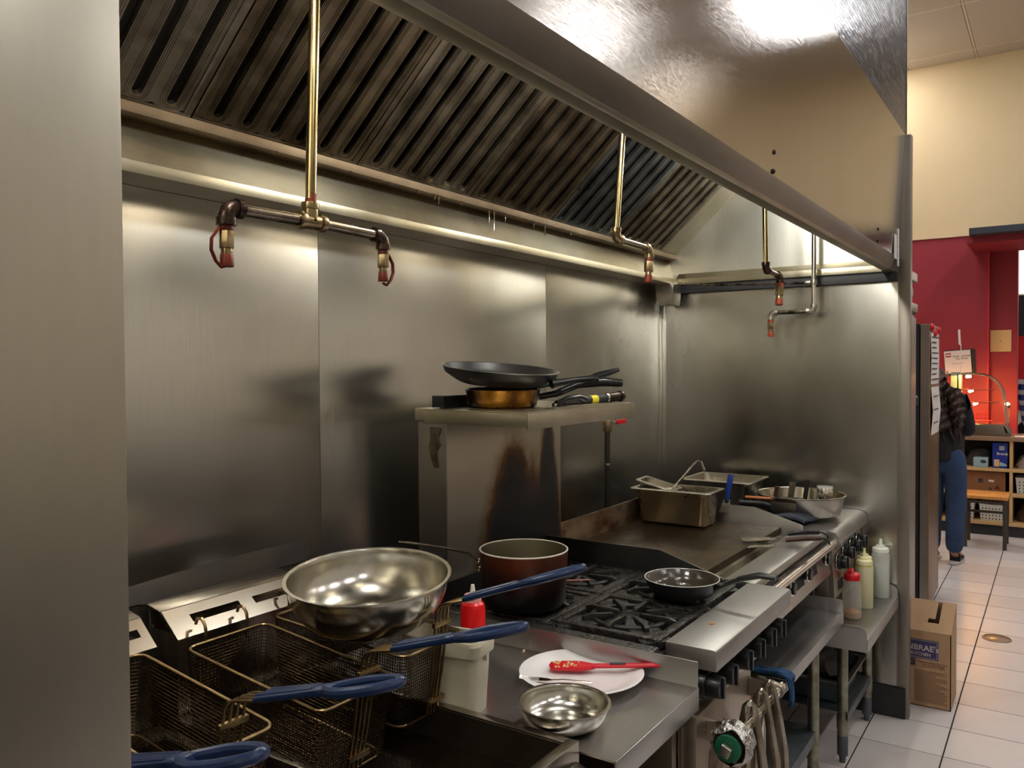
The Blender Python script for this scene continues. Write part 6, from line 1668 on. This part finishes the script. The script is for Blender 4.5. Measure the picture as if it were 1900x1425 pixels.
# ================================================================== PEOPLE
def skin_mesh(name, joints, bones, parent, m, sub=2, branch=None, label=None):
    """joints: {key: (xyz, rx, ry)}; grows one continuous surface"""
    keys = list(joints)
    me = bpy.data.meshes.new(name)
    me.from_pydata([joints[k][0] for k in keys], [(keys.index(a), keys.index(b_)) for a, b_ in bones], [])
    o = bpy.data.objects.new(name, me); COL.objects.link(o)
    md = o.modifiers.new('skin', 'SKIN'); md.use_smooth_shade = True
    sv = me.skin_vertices[0].data if me.skin_vertices else None
    if sv is None:
        bm = bmesh.new(); bm.from_mesh(me); bm.verts.layers.skin.verify(); bm.to_mesh(me); bm.free()
        sv = me.skin_vertices[0].data
    for i, k in enumerate(keys):
        sv[i].radius = joints[k][1:3]
        sv[i].use_root = (i == 0)
    o.modifiers.new('sub', 'SUBSURF').levels = sub
    o.modifiers['sub'].render_levels = sub
    dg = bpy.context.evaluated_depsgraph_get()
    ev = o.evaluated_get(dg)
    me2 = bpy.data.meshes.new_from_object(ev)
    bpy.data.objects.remove(o)
    me2.name = name
    me2.materials.clear(); me2.materials.append(M[m])
    for p in me2.polygons: p.use_smooth = True
    o = bpy.data.objects.new(name, me2); COL.objects.link(o); o.parent = parent
    if label: o['label'] = label
    return o

def person(label, loc, rz, H=1.62, top='jacket', legs='jeans', hairm='hair', longhair=True, arms='forward', lean=0.0):
    """faces local +x; origin at the feet"""
    root = thing('person', label, 'person', loc, (0, 0, rz))
    k = H/1.62
    def J(x, y, z, a, b_=None): return ((x*k, y*k, z*k), a*k, (b_ or a)*k)
    hd = lean
    jt = {'pelvis': J(0, 0, 0.86, .10, .08), 'waist': J(0.0, 0.0, 1.00, .09, .07), 'chest': J(0.01, 0.0+hd*0.3, 1.20, .125, .085), 'neckb': J(0.02, hd*0.6, 1.345, .06, .055), 'neck': J(0.035, hd*0.8, 1.40, .045, .045),
          'head0': J(0.055, hd, 1.47, .066, .078), 'head1': J(0.05, hd, 1.555, .070, .082)}
    bn = [('pelvis', 'waist'), ('waist', 'chest'), ('chest', 'neckb'), ('neckb', 'neck'), ('neck', 'head0'), ('head0', 'head1')]
    hands = []
    for s_, n_ in ((1, 'l'), (-1, 'r')):
        jt[n_+'sh'] = J(0.01, 0.135*s_, 1.315, .050, .05)
        if arms == 'forward':
            el = (0.06, 0.165*s_, 1.06); wr_ = (0.24, 0.085*s_, 1.05)
        else:
            el = (0.0, 0.23*s_, 1.04); wr_ = (0.06, 0.22*s_, 0.83)
        jt[n_+'el'] = J(*el, .040); jt[n_+'wr'] = J(*wr_, .027)
        bn += [('chest', n_+'sh'), (n_+'sh', n_+'el'), (n_+'el', n_+'wr')]
        jt[n_+'hip'] = J(0.0, 0.085*s_, 0.80, .076, .078)
        jt[n_+'kn'] = J(0.015, 0.085*s_, 0.46, .058); jt[n_+'cf'] = J(-0.01, 0.085*s_, 0.33, .056); jt[n_+'an'] = J(-0.015, 0.085*s_, 0.09, .040)
        jt[n_+'to'] = J(0.10, 0.095*s_, 0.040, .034, .03)
        bn += [('pelvis', n_+'hip'), (n_+'hip', n_+'kn'), (n_+'kn', n_+'cf'), (n_+'cf', n_+'an'), (n_+'an', n_+'to')]
        hands.append((s_, Vector(wr_)*k, (Vector(wr_)-Vector(el)).normalized()))
    body = skin_mesh('body', jt, bn, root, 'skin')
    body.data.materials.append(M[top])
    for p_ in body.data.polygons:
        if 0.12*k < p_.center.z < 1.36*k: p_.material_index = 1
    # head details
    hc_ = Vector((0.05*k, hd*k, 1.52*k))
    for s_ in (1, -1):
        part(root, 'ear', MB().lathe([(0.0001, 0.010), (0.012, 0.008), (0.018, 0.0), (0.0001, -0.004)], (0, 0, 0), 12, (1, 1.5)).xf(Matrix.Translation(hc_+Vector((0, 0.074*s_*k, 0))) @ Matrix.Rotation(R(-90*s_), 4, 'X')), 'skin', world=False)
        part(root, 'eye', MB().lathe([(0.0001, -0.008), (0.006, -0.006), (0.009, 0), (0.006, 0.006), (0.0001, 0.008)], tuple(hc_+Vector((0.080*k, 0.030*s_*k, 0.0))), 12), 'ceramic', world=False)
        part(root, 'pupil', MB().obox(tuple(hc_+Vector((0.0875*k, 0.030*s_*k, 0.0))), (0.004, 0.007, 0.007)), 'ink', world=False)
    part(root, 'nose', MB().prism([(0.078, 0.012), (0.104, -0.028), (0.080, -0.034)], 'y', -0.010, 0.010).xf(Matrix.Translation(hc_)), 'skin', world=False, bevel=0.003)
    part(root, 'mouth', MB().obox(tuple(hc_+Vector((0.078*k, 0, -0.055*k))), (0.010, 0.042, 0.008)), 'ink_red', world=False, bevel=0.002)
    # hands with five fingers
    for s_, w, d in hands:
        n_ = Vector((0, 0, 1)); sd = d.cross(n_).normalized(); n_ = sd.cross(d)
        jj = {'p0': (tuple(w), .024, .018), 'p1': (tuple(w+d*0.045), .034, .014), 'p2': (tuple(w+d*0.075), .032, .012)}
        bb = [('p0', 'p1'), ('p1', 'p2')]
        hand = skin_mesh('hand', jj, bb, root, 'skin', 1)
        for q, (off, L_) in enumerate(((-0.026, 0.060), (-0.009, 0.072), (0.009, 0.068), (0.025, 0.052))):
            b0 = w+d*0.070+sd*off
            part(hand, 'finger', MB().tube([b0, b0+d*L_*0.45-n_*0.006, b0+d*L_*0.8-n_*0.020, b0+d*L_*0.95-n_*0.034], 0.008, 8, rs=[0.0088, 0.0082, 0.0075, 0.006]), 'skin', world=False)
        b0 = w+d*0.025-sd*0.022*s_*-1
        b0 = w+d*0.020+sd*(0.024*s_)
        part(hand, 'thumb', MB().tube([b0, b0+d*0.025+sd*(0.018*s_)-n_*0.004, b0+d*0.050+sd*(0.020*s_)-n_*0.014], 0.0095, 8, rs=[0.011, 0.0095, 0.007]), 'skin', world=False)
    # trousers
    tj = {a: jt[a] for a in jt if a[1:] in ('hip', 'kn', 'cf', 'an') or a == 'pelvis'}
    tj = {a: (v[0], v[1]+0.020*k, v[2]+0.022*k) for a, v in tj.items()}
    for n_ in 'lr':
        v = tj[n_+'an']; tj[n_+'an'] = ((v[0][0], v[0][1], 0.075*k), .072*k, .070*k)
        v = tj[n_+'cf']; tj[n_+'cf'] = (v[0], .074*k, .074*k)
    tb_ = [(a, b_) for a, b_ in bn if a in tj and b_ in tj]
    tj['belt'] = J(0, 0, 0.95, .125, .10); tb_.append(('pelvis', 'belt'))
    skin_mesh('trousers', tj, tb_, root, legs)
    # jacket
    jj = {'waist': J(0, 0, 1.00, .140, .112), 'hem': J(0, 0, 0.80, .155, .125), 'chest': (jt['chest'][0], .160*k, .122*k), 'collar': J(0.02, hd*0.6, 1.355, .075, .07)}
    jb = [('waist', 'hem'), ('waist', 'chest'), ('chest', 'collar')]
    for n_ in 'lr':
        jj[n_+'sh'] = (jt[n_+'sh'][0], .064*k, .062*k); jj[n_+'el'] = (jt[n_+'el'][0], .058*k, .056*k)
        e_, w_ = Vector(jt[n_+'el'][0]), Vector(jt[n_+'wr'][0])
        jj[n_+'cu'] = (tuple(e_.lerp(w_, 0.88)), .042*k, .042*k)
        jb += [('chest', n_+'sh'), (n_+'sh', n_+'el'), (n_+'el', n_+'cu')]
    skin_mesh('jacket' if top == 'jacket' else 'shirt', jj, jb, root, top)
    # shoes
    for s_ in (1, -1):
        sj = {'h': J(-0.045, 0.085*s_, 0.052, .040, .038), 'm': J(0.03, 0.088*s_, 0.046, .044, .034), 't': J(0.115, 0.095*s_, 0.040, .042, .026), 'a': J(-0.02, 0.085*s_, 0.095, .042, .042)}
        sh = skin_mesh('shoe', sj, [('h', 'm'), ('m', 't'), ('h', 'a')], root, 'shoe', 2)
        sole = [(-0.085, -0.030), (-0.085, 0.030), (-0.04, 0.040), (0.06, 0.044), (0.13, 0.036), (0.15, 0.0), (0.13, -0.036), (0.06, -0.042), (-0.04, -0.038)]
        part(sh, 'sole', MB().prism([(x*k, (y+0.088*s_)*k) for x, y in sole], 'z', 0.0015, 0.020), 'shoe_sole', world=False, bevel=0.003)
    # hair
    if longhair:
        hj = {'top': J(0.030, hd, 1.545, .088, .092), 'back': J(-0.050, hd, 1.50, .086, .078), 'n': J(-0.085, hd*0.9, 1.40, .098, .066), 's': J(-0.110, hd*0.4, 1.27, .125, .066), 'b': J(-0.125, -0.02, 1.15, .120, .056), 'e': J(-0.12, -0.04, 1.06, .075, .035), 'r1': J(-0.075, -0.09, 1.36, .062, .06), 'r2': J(-0.095, -0.125, 1.22, .062, .052), 'r3': J(-0.105, -0.145, 1.10, .034, .03)}
        hb = [('top', 'back'), ('back', 'n'), ('n', 's'), ('s', 'b'), ('b', 'e'), ('n', 'r1'), ('r1', 'r2'), ('r2', 'r3')]
        h_ = skin_mesh('hair', hj, hb, root, hairm, 3)
        rs = random.Random(5)
        me = h_.data
        for v in me.vertices:
            n_ = v.normal
            w_ = 0.010*math.sin(v.co.z*95+v.co.y*60)+0.006*math.sin(v.co.y*170+v.co.z*40)
            if v.co.z < 1.5*k: v.co += n_*w_*1.1
        lk = MB()
        for i in range(34):
            a = rs.uniform(-1, 1); z0 = rs.uniform(1.15, 1.50)
            y0_ = hd*(z0-1.1)/0.4*0.7 + a*0.13*min(1, (1.62-z0)*3); x0_ = -0.13-rs.uniform(0, 0.03)+0.05*abs(a)
            pts = [(x0_+0.010*math.sin(j*1.7+i), y0_+0.014*math.sin(j*1.3+i*2)-0.012*j*0.3, z0-0.045*j) for j in range(6)]
            lk.tube([Vector(p)*k for p in pts], 0.010, 6, rs=[0.006, 0.011, 0.012, 0.011, 0.009, 0.004])
        part(h_, 'curls', lk, hairm, world=False, kind='stuff')
    else:
        hj = {'top': J(0.035, hd, 1.575, .080, .088), 'back': J(-0.020, hd, 1.53, .078, .070)}
        skin_mesh('hair', hj, [('top', 'back')], root, hairm, 2)
    return root
person('person seen from behind, long dark curly hair, black jacket and jeans, at the counter', (7.40, 0.762, 0.001), R(-10), 1.62, lean=0.07)
person('person in a blue and white plaid shirt beyond the counter, at the right edge', (10.55, 0.215, 0.001), R(172), 1.70, top='plaid', legs='jacket', hairm='black_hair', longhair=False, arms='down')
